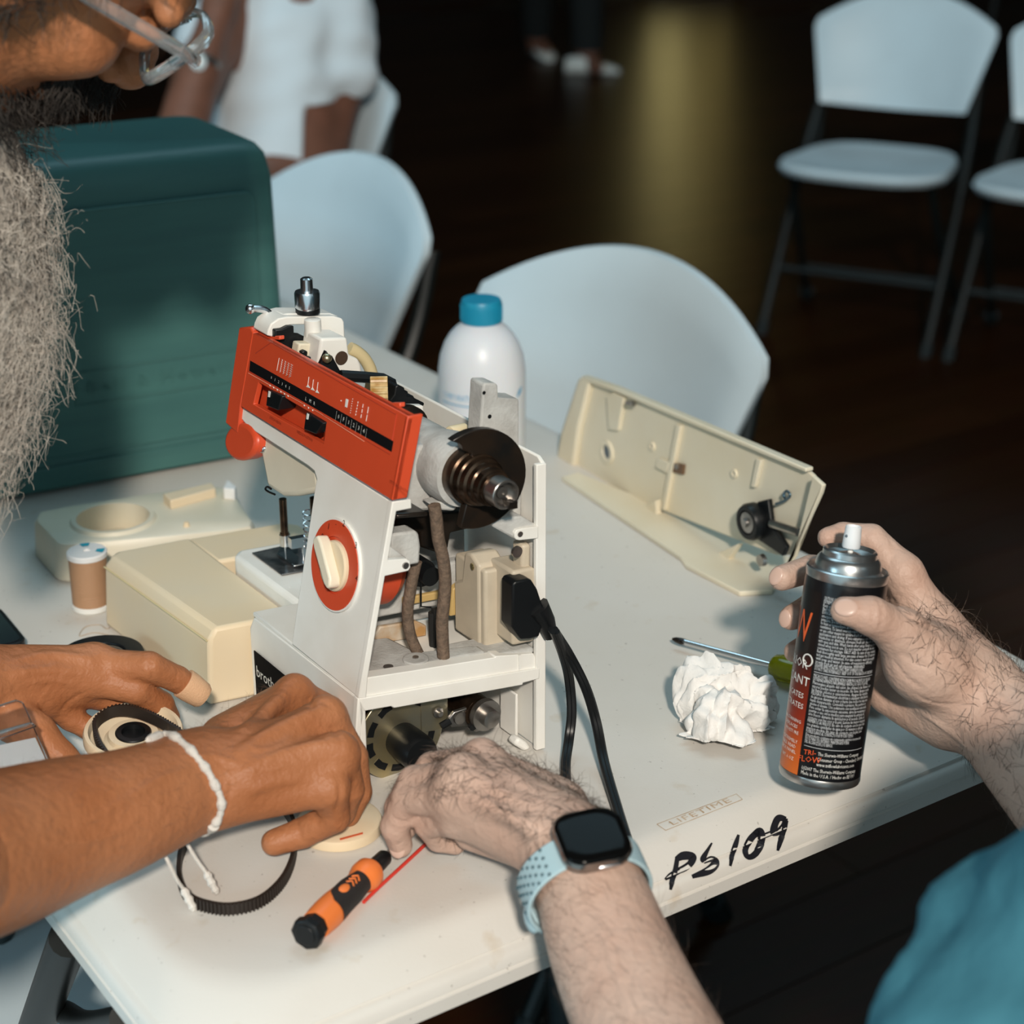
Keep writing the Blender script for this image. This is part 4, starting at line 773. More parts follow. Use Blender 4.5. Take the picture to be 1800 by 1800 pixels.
def grip(b):
    n, m = 10, 14; prof = [(.026, .0104), (.034, .0102), (.042, .0094), (.052, .0087), (.0605, .0086)]
    ts = np.linspace(.024, .061, m); rr = np.interp(ts, [p[0] for p in prof], [p[1] for p in prof]); vs = []
    for t, r in zip(ts, rr):
        w0 = -.15 + (.55 if t < .032 else 0)*((.032 - t)/.008); a0, a1 = w0 - .35*math.sin((t - .024)/.037*math.pi), 1.9
        vs += [s_a + sd*t + (sx_*math.sin(a0 + (a1-a0)*i/n) + sz_*math.cos(a0 + (a1-a0)*i/n))*(r + .0004*math.sin(t*4200)) for i in range(n+1)]
    b.add(vs, [(j*(n+1)+i, j*(n+1)+i+1, (j+1)*(n+1)+i+1, (j+1)*(n+1)+i) for j in range(m-1) for i in range(n)])
gp = P('rubber_grip', gripm, scr, grip, smooth=1)
P('grip_chevron', orange, gp, lambda b: [b.tube([s_a + sd*(.0475 + k*.0034 - .0028*abs(q)) + (sx_*math.sin(.30 + q*.30) + sz_*math.cos(.30 + q*.30))*.0094 for q in (-1, -.5, 0, .5, 1)], .0006, 6) for k in range(3)])
P('grip_badge', orange, gp, lambda b: b.ball(s_a + sd*.0385 + (sx_*math.sin(.25) + sz_*math.cos(.25))*.0092, (.0052, .0030, .0012), R=np.array([sd, np.cross(unit(sx_*.25 + sz_), sd), unit(sx_*.25 + sz_)]).T))
P('blade_chuck', blackp, scr, lambda b: b.lathe([(.076, .0050), (.080, .0056), (.092, .0052), (.094, .0040)], s_a, sd, 20))
P('blade', steel, scr, lambda b: b.lathe([(.093, .0020), (.150, .0020), (.152, .0012)], s_a, sd, 10))
# --- red straw
st = P('spray_straw', mat('red_straw', (.62, .045, .03), .35), None, lambda b: b.tube(spline([onz(x, y, .0013) for x, y in ((639, 1586), (670, 1556), (705, 1524), (748, 1484))], 4), .0012, 8))
tag(st, 'thin red plastic straw lying beside the orange screwdriver', 'straw')
# --- cream disc
dk = thing('round_disc', onz(597, 1455), 'round cream plastic cap with a small orange line under the fist', 'cap')
d0 = onz(597, 1458); P('cap_body', cream, dk, lambda b: b.lathe([(0, .0265), (.001, .0282), (.005, .0285), (.0075, .0275), (.0085, .0255), (.0088, .0001)], d0, TW, 56), smooth=.6)
P('cap_mark', mat('orange_mark', (.70, .13, .05), .5), dk, lambda b: b.prism([onz(x, y, .0090) for x, y in ((597, 1474), (638, 1463), (638, 1466), (598, 1477))], TW*.0002), smooth=0)
# --- hand wheel in the left hand
hwc = onz(236, 1322, .022); hwa = unit(np.array([.06, -.10, 1.0]))
hw = thing('pulley_wheel', hwc, 'cream pulley wheel with a black hub held by the hand with the plaster', 'pulley wheel')
P('wheel_body', cream, hw, lambda b: b.lathe([(0, .026), (.002, .030), (.010, .0320), (.0115, .0335), (.017, .0335), (.019, .0325), (.019, .0300), (.014, .0285), (.011, .020), (.013, .0175), (.016, .0165), (.016, .0120), (.010, .0115)], hwc, hwa, 56), smooth=.55)
P('wheel_hub', blackp, hw, lambda b: b.lathe([(.006, .0122), (.0165, .0122), (.0172, .0115), (.0172, .0080), (.014, .0075), (.014, .0001)], hwc, hwa, 36), smooth=.5)
# --- toothed belt
belt = thing('toothed_belt', onz(420, 1590), 'black toothed drive belt looping from the pulley wheel across the table', 'belt')
bpx = [(318, 1292, .046), (270, 1264, .048), (225, 1249, .047), (190, 1254, .044), (168, 1280, .040), (190, 1330, .034), (270, 1400, .012), (328, 1455, .004), (318, 1510, .004), (318, 1550, .004), (335, 1580, .004), (370, 1594, .004), (410, 1597, .004), (455, 1585, .004), (490, 1556, .004), (510, 1520, .004), (517, 1480, .004), (510, 1440, .005), (470, 1390, .014), (410, 1345, .028), (360, 1312, .040), (318, 1292, .046)]
bp_ = spline([onz(x, y, h) for x, y, h in bpx], 9)
seg = np.r_[0, np.cumsum(np.linalg.norm(np.diff(bp_, axis=0), axis=1))]; NB = 210; uu_ = np.linspace(0, seg[-1], NB)
bpp = np.stack([np.interp(uu_, seg, bp_[:, k]) for k in range(3)], 1)
beltm = mat('black_belt', (.020, .014, .011), .55)
def beltf(b):
    Hb, Tb = .0042, .0007; rings = []
    for i in range(NB):
        t = unit(bpp[(i+1) % NB] - bpp[i-1]) if 0 < i < NB-1 else unit(bpp[1] - bpp[NB-2]); n = unit(np.cross(t, TW)); p = bpp[i]
        rings.append([p + n*Tb - TW*(Hb-.0000), p + n*Tb + TW*Hb, p - n*Tb + TW*Hb, p - n*Tb - TW*Hb])
    b.loft(rings, True, False)
P('belt_band', beltm, belt, beltf)
def teeth(b):
    for i in range(1, NB-1):
        t = unit(bpp[i+1] - bpp[i-1]); n = unit(np.cross(t, TW)); b.box(bpp[i] + n*.0013, n*.0007, t*.0006, TW*.0042)
tag(P('belt_teeth', beltm, belt, teeth), kind='stuff')
# --- phillips screwdriver
y_a, y_b = onz(1182, 1123, .008), onz(1362, 1171, .011); yd = unit(y_b - y_a); yl = np.linalg.norm(y_b - y_a)
ys = thing('phillips_screwdriver', onz(1290, 1160), 'long screwdriver with a clear yellow handle lying behind the spray can', 'screwdriver')
P('shaft', chrome, ys, lambda b: b.lathe([(.007, .0026), (yl, .0026)], y_a, yd, 14))
P('tip', blackoil, ys, lambda b: b.lathe([(0, .0009), (.003, .0022), (.008, .0029), (.012, .0027)], y_a, yd, 8))
P('handle', mat('yellow_clear_handle', (.50, .46, .01), .15, trans=.55, ior=1.49), ys, lambda b: b.lathe([(yl - .002, .0075), (yl, .0092), (yl + .006, .0105), (yl + .028, .0102), (yl + .034, .0092), (yl + .036, .0092)], y_a, yd, 10), smooth=.7)
P('handle_grip', gripm, ys, lambda b: b.lathe([(yl + .034, .0100), (yl + .040, .0108), (yl + .078, .0108), (yl + .086, .0095), (yl + .088, .004)], y_a, yd, 16), smooth=.7)
# --- crumpled tissue
def tissue(b):                            # one thin sheet gathered into a ball, edges flaring out
    rng = np.random.RandomState(5); n = 84; X, Y = np.meshgrid(np.linspace(-1, 1, n), np.linspace(-1, 1, n))
    R2 = np.sqrt(X**2 + Y**2) + 1e-9; A = np.arctan2(Y, X); rr = np.minimum(R2, 1.0)
    px_ = np.cos(A)*np.sin(rr*1.75)*(1 + .25*np.maximum(0, R2 - .8)); py_ = np.sin(A)*np.sin(rr*1.75)*(1 + .25*np.maximum(0, R2 - .8)); pz_ = np.cos(np.minimum(rr*1.75, 1.57)); fold = np.zeros_like(X)
    dx = np.zeros_like(X); dy = np.zeros_like(X)
    for k in range(16):
        d = rng.normal(size=3); d /= np.linalg.norm(d); f = 2.0 + .75*k; ph_ = rng.rand()*2; t = (px_*d[0] + py_*d[1] + pz_*d[2] + .35*np.sin(A*(2 + k % 4) + ph_*3)*rr)*f/2 + ph_
        tri = np.abs((t % 2) - 1) - .5; amp = 1/(1 + .42*k); fold += tri*amp; dx += d[0]*tri*amp; dy += d[1]*tri*amp
    m_ = 1 + .62*fold*(.30 + .70*rr); c = onz(1272, 1275); s_ = .0265
    vs = [c + np.array([(px_[i, j]*m_[i, j] + .36*dx[i, j])*s_*1.15, (py_[i, j]*m_[i, j] + .36*dy[i, j])*s_*.95, max(.0008, .0008 + (pz_[i, j]*m_[i, j]*1.15 + .16*fold[i, j]*rr[i, j] + .10)*s_*1.25)]) for i in range(n) for j in range(n)]
    b.add(vs, [(i*n+j, i*n+j+1, (i+1)*n+j+1, (i+1)*n+j) for i in range(n-1) for j in range(n-1)])
ti = P('crumpled_tissue', mat('white_tissue_paper', (.78, .77, .75), .9, bump=.3, bscale=300, spec=.1), None, tissue, smooth=.9)
sl = ti.modifiers.new('thick', 'SOLIDIFY'); sl.thickness = .0007
tag(ti, 'crumpled white paper tissue on the table beside the spray can', 'tissue')
# --- black roll of tape behind the left hand, black phone at the edge, clear holder
tpz = thing('tape_roll', onz(182, 1198), 'round black roll of tape half hidden behind the hand with the plaster', 'tape')
P('roll', blackp, tpz, lambda b: b.ring(onz(182, 1198, .0005), TW, .018, .032, .024, 48), bevel=.001)
P('roll_core', mat('cardboard_core', (.10, .08, .06), .8), tpz, lambda b: b.ring(onz(182, 1198, .0015), TW, .0165, .0178, .022, 40))
ph = thing('phone', onz(-30, 1130), 'black phone lying at the left edge of the picture', 'phone')
pq = onz(47, 1146, .004); pa, pb = unit(onz(0, 1088) - onz(47, 1146)), unit(onz(-200, 1180) - onz(47, 1146)); pb = unit(pb - pa*(pa @ pb))
P('phone_body', blackp, ph, lambda b: b.prism([pq + pa*(.04 + y) + pb*(.07 + x) for x, y in rrect(.145, .075, .009, 4)], TW*.008), bevel=.001)
P('phone_screen', mat('phone_glass', (.01, .012, .018), .08, coat=1), ph, lambda b: b.prism([pq + pa*(.04 + y) + pb*(.07 + x) + TW*.008 for x, y in rrect(.138, .068, .007, 4)], TW*.0006))
acr = mat('clear_acrylic', (.97, .98, .99), .03, trans=1.0, ior=1.30)
ah = thing('sign_holder', onz(30, 1420), 'clear acrylic card holder with a white card standing in front of the left hand', 'card holder')
AF = Frame(onz(40, 1464), unit(onz(160, 1444) - onz(40, 1464)), TV, TW)
def ap(l, v=0.0): return [AF.at(x, y, 1, v) for x, y in l]
P('holder_sheet', acr, ah, lambda b: b.prism(ap([(-60, 1262), (30, 1232), (42, 1236), (62, 1282), (92, 1350), (100, 1400), (-60, 1425)]), TV*.003), bevel=.0008)
P('holder_edge', acr, ah, lambda b: b.prism(ap([(-60, 1305), (58, 1272), (66, 1278), (-60, 1322)], -.004), TV*.004), bevel=.0008)
P('card', mat('white_card', (.75, .76, .77), .7), ah, lambda b: b.prism(ap([(-60, 1322), (62, 1296), (78, 1330), (100, 1400), (-60, 1425)], .004), TV*.0006))
# ================================================================== PEOPLE: one continuous skin from blended bone shapes
class SDF:
    def __init__(s, lo, hi, h):
        s.h = h; s.lo = np.array(lo, float) - 3*h; n = np.ceil((np.array(hi, float) + 3*h - s.lo)/h).astype(int) + 1
        s.n = n; s.ax = [s.lo[k] + h*np.arange(n[k]) for k in range(3)]; s.f = {}
    def _box(s, lo, hi):
        a = np.maximum(0, np.floor((lo - s.lo)/s.h).astype(int)); b = np.minimum(s.n, np.ceil((hi - s.lo)/s.h).astype(int) + 2)
        return tuple(slice(i, j) for i, j in zip(a, b))
    def _grid(s, sl): return np.meshgrid(*(s.ax[k][sl[k]] for k in range(3)), indexing='ij', sparse=True)
    def _put(s, name, sl, d, k, sub=False):
        if name not in s.f: s.f[name] = np.full(tuple(s.n), .05, np.float32)
        if any(q.stop <= q.start for q in sl): return
        a = s.f[name][sl]
        if sub:
            d = -d; h = np.clip(.5 - .5*(d - a)/k, 0, 1); s.f[name][sl] = a + (d - a)*h*0 + np.where(True, np.maximum(a, d), 0) if k < 1e-4 else (d*(1-h) + a*h) + k*h*(1-h); return
        if k < 1e-5: s.f[name][sl] = np.minimum(a, d); return
        h = np.clip(.5 + .5*(d - a)/k, 0, 1); s.f[name][sl] = d*(1-h) + a*h - k*h*(1-h)
    def cap(s, name, p0, p1, r0, r1, k=.004, flat=None):
        p0, p1 = np.asarray(p0, float), np.asarray(p1, float); R = max(r0, r1) + k + 5*s.h
        sl = s._box(np.minimum(p0, p1) - R, np.maximum(p0, p1) + R); X, Y, Z = s._grid(sl)
        e = p1 - p0; L2 = max(e @ e, 1e-12); dx, dy, dz = X - p0[0], Y - p0[1], Z - p0[2]
        t = np.clip((dx*e[0] + dy*e[1] + dz*e[2])/L2, 0, 1); wx, wy, wz = dx - t*e[0], dy - t*e[1], dz - t*e[2]
        if flat is not None:
            n, q = np.asarray(flat[0], float), flat[1]; m = (wx*n[0] + wy*n[1] + wz*n[2])*(q - 1); wx, wy, wz = wx + m*n[0], wy + m*n[1], wz + m*n[2]
        d = np.sqrt(wx*wx + wy*wy + wz*wz) - (r0 + (r1 - r0)*t); s._put(name, sl, d.astype(np.float32), k); return s
    def chain(s, name, pts, k=.004, flat=None):           # pts: (position, radius)
        for (a, ra), (b, rb) in zip(pts[:-1], pts[1:]): s.cap(name, a, b, ra, rb, k, flat)
        return s
    def ell(s, name, c, r, R=None, k=.006, sub=False):
        c = np.asarray(c, float); r = np.asarray(r, float); M_ = max(r) + k + 5*s.h; sl = s._box(c - M_, c + M_); X, Y, Z = s._grid(sl)
        R = np.eye(3) if R is None else np.asarray(R, float); q = [((X - c[0])*R[0, i] + (Y - c[1])*R[1, i] + (Z - c[2])*R[2, i])/r[i] for i in range(3)]
        l = np.sqrt(q[0]**2 + q[1]**2 + q[2]**2); d = (l - 1)*min(r)*.5 + (l - 1)*np.mean(r)*.5
        s._put(name, sl, d.astype(np.float32), k, sub); return s
    def merge(s, a, b, k):
        d = s.f[b]; c = s.f[a]; h = np.clip(.5 + .5*(d - c)/k, 0, 1); s.f[a] = d*(1-h) + c*h - k*h*(1-h); return s
    def noise(s, name, amp, freq, seed=0):                # gentle unevenness
        rng = np.random.RandomState(seed); X, Y, Z = np.meshgrid(*s.ax, indexing='ij', sparse=True); w = 0
        for i in range(6):
            d = rng.normal(size=3); d /= np.linalg.norm(d); w = w + np.sin((X*d[0] + Y*d[1] + Z*d[2])*freq*(1 + .35*i) + rng.rand()*6.28)/(1 + .35*i)
        s.f[name] = (s.f[name] + amp*w).astype(np.float32); return s
    def mesh(s, name):
        f = s.f[name]; f[0] = f[-1] = .05; f[:, 0] = f[:, -1] = .05; f[:, :, 0] = f[:, :, -1] = .05
        S = f < 0; A = np.zeros(tuple(s.n - 1), np.int8)
        for i in (0, 1):
            for j in (0, 1):
                for k in (0, 1): A += S[i:i + s.n[0] - 1, j:j + s.n[1] - 1, k:k + s.n[2] - 1]
        I = np.argwhere((A > 0) & (A < 8)); acc = np.zeros((len(I), 3)); cnt = np.zeros(len(I))
        C8 = [(i, j, k) for i in (0, 1) for j in (0, 1) for k in (0, 1)]
        for a in C8:
            for x in range(3):
                if a[x]: continue
                b = list(a); b[x] = 1; fa = f[tuple((I + a).T)]; fb = f[tuple((I + b).T)]; m = (fa < 0) != (fb < 0)
                t = np.where(m, fa/np.where(m, fa - fb, 1), 0); p = np.tile(np.array(a, float), (len(I), 1)); p[:, x] = t; acc[m] += p[m]; cnt[m] += 1
        V = s.lo + (I + acc/cnt[:, None])*s.h; idx = np.full(tuple(s.n - 1), -1, np.int64); idx[tuple(I.T)] = np.arange(len(I)); F_ = []
        for x in range(3):
            y, z = (x+1) % 3, (x+2) % 3; sl0 = [slice(None)]*3; sl1 = [slice(None)]*3; sl0[x] = slice(0, -1); sl1[x] = slice(1, None)
            E = np.argwhere(S[tuple(sl0)] != S[tuple(sl1)]); E = E[(E[:, y] > 0) & (E[:, z] > 0)]
            g = []
            for dy, dz in ((-1, -1), (0, -1), (0, 0), (-1, 0)):
                q = E.copy(); q[:, y] += dy; q[:, z] += dz; g.append(idx[tuple(np.minimum(q, s.n - 2).T)])
            g = np.stack(g, 1); flip = ~S[tuple(E.T)]; g[flip] = g[flip][:, ::-1]; F_.append(g[(g >= 0).all(1)])
        return V, np.vstack(F_)
def smooth_mesh(V, Fq, it=2, lam=.5):
    for _ in range(it):
        acc = np.zeros_like(V); n = np.zeros(len(V))
        for i in range(4):
            a, b = Fq[:, i], Fq[:, (i+1) % 4]; np.add.at(acc, a, V[b]); np.add.at(n, a, 1); np.add.at(acc, b, V[a]); np.add.at(n, b, 1)
        V = V + lam*(acc/np.maximum(n, 1)[:, None] - V)
    return V
def mesh_normals(V, Fq):
    n = np.cross(V[Fq[:, 2]] - V[Fq[:, 0]], V[Fq[:, 3]] - V[Fq[:, 1]]); N = np.zeros_like(V)
    for i in range(4): np.add.at(N, Fq[:, i], n)
    return N/np.maximum(np.linalg.norm(N, axis=1), 1e-12)[:, None]
def np_object(name, parts, m, parent):                    # several (V, F) sets as one object
    V = np.vstack([p[0] for p in parts]); o = 0; Fs = []
    for v, f in parts: Fs.append(f + o); o += len(v)
    Fq = np.vstack(Fs); off = np.array(parent.location); me = bpy.data.meshes.new(name); k = Fq.shape[1]
    me.vertices.add(len(V)); me.vertices.foreach_set('co', (V - off).astype(np.float32).ravel())
    me.loops.add(len(Fq)*k); me.loops.foreach_set('vertex_index', Fq.astype(np.int32).ravel())
    me.polygons.add(len(Fq)); me.polygons.foreach_set('loop_start', np.arange(0, len(Fq)*k, k, dtype=np.int32)); me.polygons.foreach_set('loop_total', np.full(len(Fq), k, np.int32))
    me.update(calc_edges=True); me.validate(); me.shade_smooth()
    ob = bpy.data.objects.new(name, me); COL.objects.link(ob); me.materials.append(m); ob.parent = parent; ROOTLOC[ob.name] = off; return ob
def hairs(name, V, N, pick, m, parent, flow, length=(.006, .014), r=.00010, n=800, lift=.35, curl=.6, seed=1, seg=5, grav=0.0):
    rng = np.random.RandomState(seed); ids = np.where(pick)[0]
    if len(ids) == 0: return
    ids = rng.choice(ids, n); vs, fs = [], []
    for i in ids:
        p = V[i].copy(); nn = N[i]; d = flow(p) if callable(flow) else np.asarray(flow, float); d = d - nn*(d @ nn); d = unit(d + rng.normal(size=3)*curl*.5); d = unit(d + nn*lift*rng.uniform(.6, 1.5))
        L_ = rng.uniform(*length); side = unit(np.cross(d, nn) + 1e-6); bend = rng.normal()*curl; base = len(vs)
        for s in range(seg):
            w = r*(1 - .75*s/(seg - 1)); a = unit(np.cross(d, p - CAM)) if True else side
            vs.append(p + a*w); vs.append(p - a*w)
            d = unit(d + side*bend*.35 - nn*lift*.32 - TW*grav); p = p + d*L_/(seg - 1)
        fs += [(base + 2*s, base + 2*s + 1, base + 2*s + 3, base + 2*s + 2) for s in range(seg - 1)]
    o = np_object(name, [(np.array(vs), np.array(fs))], m, parent); tag(o, kind='stuff'); return o
def on_skin(bvh, px, py, lift):
    r = ray(px, py); h = bvh.ray_cast(Vector(CAM), Vector(unit(r)))
    return None if h[0] is None else np.array(h[0]) + np.array(h[1])*lift*(1 if h[1].dot(Vector(r)) < 0 else -1)
def ridges(V, Fq, lines):                 # veins, tendons (raised) and creases (sunk) drawn on the skin: (amount, width, points)
    bvh = BVHTree.FromPolygons([tuple(p) for p in V], [tuple(f) for f in Fq]); N = mesh_normals(V, Fq); D = np.zeros(len(V))
    for amp, wid, pts in lines:
        q = [on_skin(bvh, x, y, 0) for x, y in spline(pts, 5)]; q = [p for p in q if p is not None]
        if len(q) < 2: continue
        for i, (a, b) in enumerate(zip(q[:-1], q[1:])):
            e = b - a; k = np.where(np.abs(V - (a + b)/2).max(1) < np.linalg.norm(e) + wid*3)[0]; d = V[k] - a; t = np.clip(d @ e/max(e @ e, 1e-12), 0, 1); r = np.linalg.norm(d - t[:, None]*e, axis=1)
            taper = min(1, 4*(i + .5)/len(q), 4*(len(q) - i - .5)/len(q)); v = amp*taper*np.exp(-(r/wid)**2); D[k] = np.where(np.abs(v) > np.abs(D[k]), v, D[k])
    return V + N*D[:, None]
def J(px, py, h, rpx):                    # a joint seen at (px, py), h above the table, radius in px
    p = onz(px, py, h); d = (p - CAM) @ np.array([0, CP, -SP]); return (p, rpx*d/FPX)
def JD(px, py, d, rpx): return (atd(px, py, d), rpx*d/FPX)
def skin(name, col, col2, sc_=22):
    m = mat(name, col, .48, col2=col2, vscale=sc_, bump=.6, bscale=170, spec=.35, sss=.0)
    nt = m.node_tree; N = nt.nodes; L = nt.links; b = N['Principled BSDF']       # fine creases on top of the blotches
    bp = [x for x in N if x.type == 'BUMP'][0]; tc = N.new('ShaderNodeTexCoord'); v = N.new('ShaderNodeTexVoronoi'); v.inputs['Scale'].default_value = 520
    mp = N.new('ShaderNodeMapping'); mp.inputs['Scale'].default_value = (1, .6, 1); L.new(tc.outputs['Object'], mp.inputs[0]); L.new(mp.outputs[0], v.inputs['Vector'])
    b2 = N.new('ShaderNodeBump'); b2.inputs['Strength'].default_value = .22; b2.inputs['Distance'].default_value = .0006; L.new(v.outputs['Distance'], b2.inputs['Height']); L.new(bp.outputs[0], b2.inputs['Normal']); L.new(b2.outputs[0], b.inputs['Normal'])
    return m
def bounds(pts, pad=.02):
    P_ = np.array([p for p, r in pts]); R_ = np.array([[r]*3 for p, r in pts]); return (P_ - R_).min(0) - pad, (P_ + R_).max(0) + pad
skinA = skin('tan_brown_skin', (.42, .172, .078), (.33, .118, .046), 13); skinB = skin('fair_skin', (.54, .375, .300), (.49, .315, .245)); skinC = skin('dark_brown_skin', (.20, .085, .055), (.16, .07, .045))
nail_m = mat('finger_nail', (.55, .375, .305), .3, spec=.4)
def nail(parent, c, up, fwd, w=.0052, l=.0066, h=.0012):  # a curved shell pressed into the finger tip
    up = unit(up); fwd = unit(np.asarray(fwd) - up*(np.asarray(fwd) @ up)); sd_ = np.cross(up, fwd)
    return P('finger_nail', nail_m, parent, lambda b: b.ball(c, (w, l, h), 16, 9, R=np.array([sd_, fwd, up]).T))
def tendon(s, name, a, b, r, k=.006): s.cap(name, a, b, r, r*.9, k)

# ------------------------------------------------------------------ the bearded man: right arm, left hand, head, body
HR = .0019
def sm_chain(l, n=3):                     # joints resampled along a smooth curve
    q = spline([np.r_[p, r] for p, r in l], n); return [(k[:3], float(k[3])) for k in q]
def arm_RA():
    W = [J(-130, 1536, .102, 150), J(0, 1494, .085, 138), J(110, 1456, .078, 121), J(200, 1430, .074, 106), J(285, 1397, .070, 94)]
    wr = J(362, 1362, .066, 86)
    mcp = [J(519, 1224, .075, 33), J(574, 1264, .082, 35), J(596, 1325, .074, 34), J(580, 1386, .058, 32)]
    s = SDF(*bounds(W + [wr] + mcp, .05), HR)
    s.chain('p', sm_chain(W + [wr]), .004); bases = [J(385, 1312, .068, 44), J(400, 1345, .076, 50), J(400, 1378, .070, 50), J(392, 1408, .058, 46)]
    for b_, m_ in zip(bases, mcp): s.cap('p', b_[0], m_[0], b_[1], m_[1]*.95, .010)
    s.cap('p', *[J(392, 1300, .06, 50)[0], J(505, 1232, .062, 36)[0]], J(392, 1300, .06, 42)[1], J(505, 1232, .062, 36)[1], .014)
    for m_, bump in zip(mcp, (.006, .007, .005, .004)): s.ell('p', m_[0] + TW*bump*.6 - np.array([0, .003, 0]), [m_[1]*.80]*3, k=.010)
    for x0, y0, (m_, r_), dz in ((425, 1300, mcp[0], .083), (435, 1335, mcp[1], .085), (440, 1366, mcp[2], .077)):
        tendon(s, 'p', onz(x0, y0, dz), m_ + TW*.0105 - np.array([0, .0045, 0]), .0032, .014)
    F_ = [[mcp[0], J(598, 1262, .045, 29), J(610, 1330, .024, 25), J(585, 1365, .016, 22)],
          [mcp[1], J(618, 1330, .056, 29), J(628, 1392, .030, 26), J(612, 1432, .016, 22)],
          [mcp[2], J(612, 1386, .046, 29), J(600, 1426, .026, 26), J(575, 1440, .018, 23)],
          [mcp[3], J(588, 1436, .034, 28), J(532, 1464, .020, 27), J(482, 1481, .016, 24)]]
    for f in F_: s.chain('f', f, .0016)
    s.chain('f', [J(430, 1330, .03, 40), J(505, 1330, .025, 32), J(560, 1370, .022, 27), J(590, 1395, .018, 23)], .003)   # thumb on the far side
    s.merge('p', 'f', .0055)
    V, Fq = s.mesh('p'); return smooth_mesh(V, Fq, 2), Fq
def arm_LA():
    W = [J(-160, 1244, .095, 80), J(-110, 1226, .085, 74), J(-40, 1212, .078, 66)]
    mcp = [J(168, 1170, .072, 31), J(150, 1190, .068, 31), J(125, 1210, .060, 30), J(95, 1232, .052, 28)]
    s = SDF(*bounds(W + mcp + [J(360, 1220, .03, 20), J(150, 1360, .0, 20)], .045), HR)
    s.chain('p', W, .012); bases = [J(-5, 1180, .080, 46), J(0, 1200, .075, 46), J(0, 1222, .066, 46), J(5, 1240, .056, 42)]
    for b_, m_ in zip(bases, mcp): s.cap('p', b_[0], m_[0], b_[1], m_[1], .014)
    for m_ in mcp: s.ell('p', m_[0] + TW*.004, [m_[1]*.85]*3, k=.010)
    tendon(s, 'p', onz(40, 1162, .086), mcp[0][0] + TW*.006, .0030, .014); tendon(s, 'p', onz(30, 1185, .086), mcp[1][0] + TW*.007, .0030, .014)
    s.chain('f', [mcp[0], J(262, 1172, .075, 27), J(312, 1194, .060, 23.5), J(347, 1217, .048, 20)], .002)
    s.chain('f', [mcp[1], J(240, 1212, .058, 26), J(283, 1238, .040, 23), J(297, 1262, .026, 20)], .002)
    s.chain('f', [mcp[2], J(195, 1228, .045, 25), J(232, 1248, .034, 21), J(240, 1262, .028, 19)], .002)
    s.chain('f', [mcp[3], J(125, 1262, .040, 23), J(155, 1280, .032, 20), J(168, 1290, .028, 18)], .002)
    s.chain('f', [J(10, 1255, .060, 44), J(62, 1290, .050, 36), J(108, 1335, .034, 29), J(140, 1362, .024, 24)], .004)
    s.merge('p', 'f', .006)
    V, Fq = s.mesh('p'); return smooth_mesh(V, Fq, 2), Fq
h_up = unit([.85, -.04, .53]); h_fw = unit(np.array([.46, .50, -.74])); h_fw = unit(h_fw - h_up*(h_fw @ h_up)); h_rt = np.cross(h_fw, h_up)
HX = np.array([h_rt, h_fw, h_up]).T; HD = atd(226, 122, 1.14) - HX @ np.array([0, .120, -.030])
def hp(x, y, z): return HD + HX @ np.array([x, y, z])
shR, shL = np.array([-.50, .95, 1.14]), np.array([-.58, 1.36, 1.14]); elR = J(-330, 1600, .15, 160); elL = J(-460, 1340, .17, 122); wrR = J(-100, 1527, .100, 140); wrL = J(-130, 1234, .09, 70)
def head_A():
    s = SDF(HD - .2, HD + .19, .0026)
    s.ell('h', hp(0, -.015, .035), (.076, .096, .088), HX, .01); s.ell('h', hp(0, .028, -.040), (.060, .062, .078), HX, .025)
    s.ell('h', hp(0, .066, -.098), (.026, .022, .020), HX, .02)
    for q in (-1, 1):
        s.ell('h', hp(q*.046, .056, -.022), (.022, .024, .024), HX, .02); s.cap('h', hp(q*.012, .092, .028), hp(q*.05, .074, .030), .010, .009, .012)
        s.ell('h', hp(q*.032, .098, .004), (.017, .012, .012), HX, .01, True); s.ell('h', hp(q*.032, .083, .004), (.0125, .0125, .0125), HX, .003)
        s.ell('h', hp(q*.080, -.012, -.008), (.008, .018, .032), HX, .006); s.ell('h', hp(q*.013, .104, -.034), (.009, .011, .009), HX, .006)
        s.cap('h', hp(q*.048, .02, -.075), hp(q*.02, .06, -.10), .02, .018, .02)
    s.cap('h', hp(0, .090, .020), hp(0, .118, -.026), .009, .013, .010); s.ell('h', hp(0, .119, -.029), (.013, .012, .012), HX, .008)
    for q in (-1, 1): s.ell('h', hp(q*.007, .112, -.043), (.0042, .005, .004), HX, .003, True)
    s.cap('h', hp(-.022, .086, -.062), hp(.022, .086, -.062), .007, .007, .008); s.cap('h', hp(-.018, .085, -.074), hp(.018, .085, -.074), .008, .008, .006)
    s.cap('h', hp(0, -.02, -.06), hp(0, -.06, -.19), .058, .062, .03); s.noise('h', .0004, 90, 8)
    return s.mesh('h')
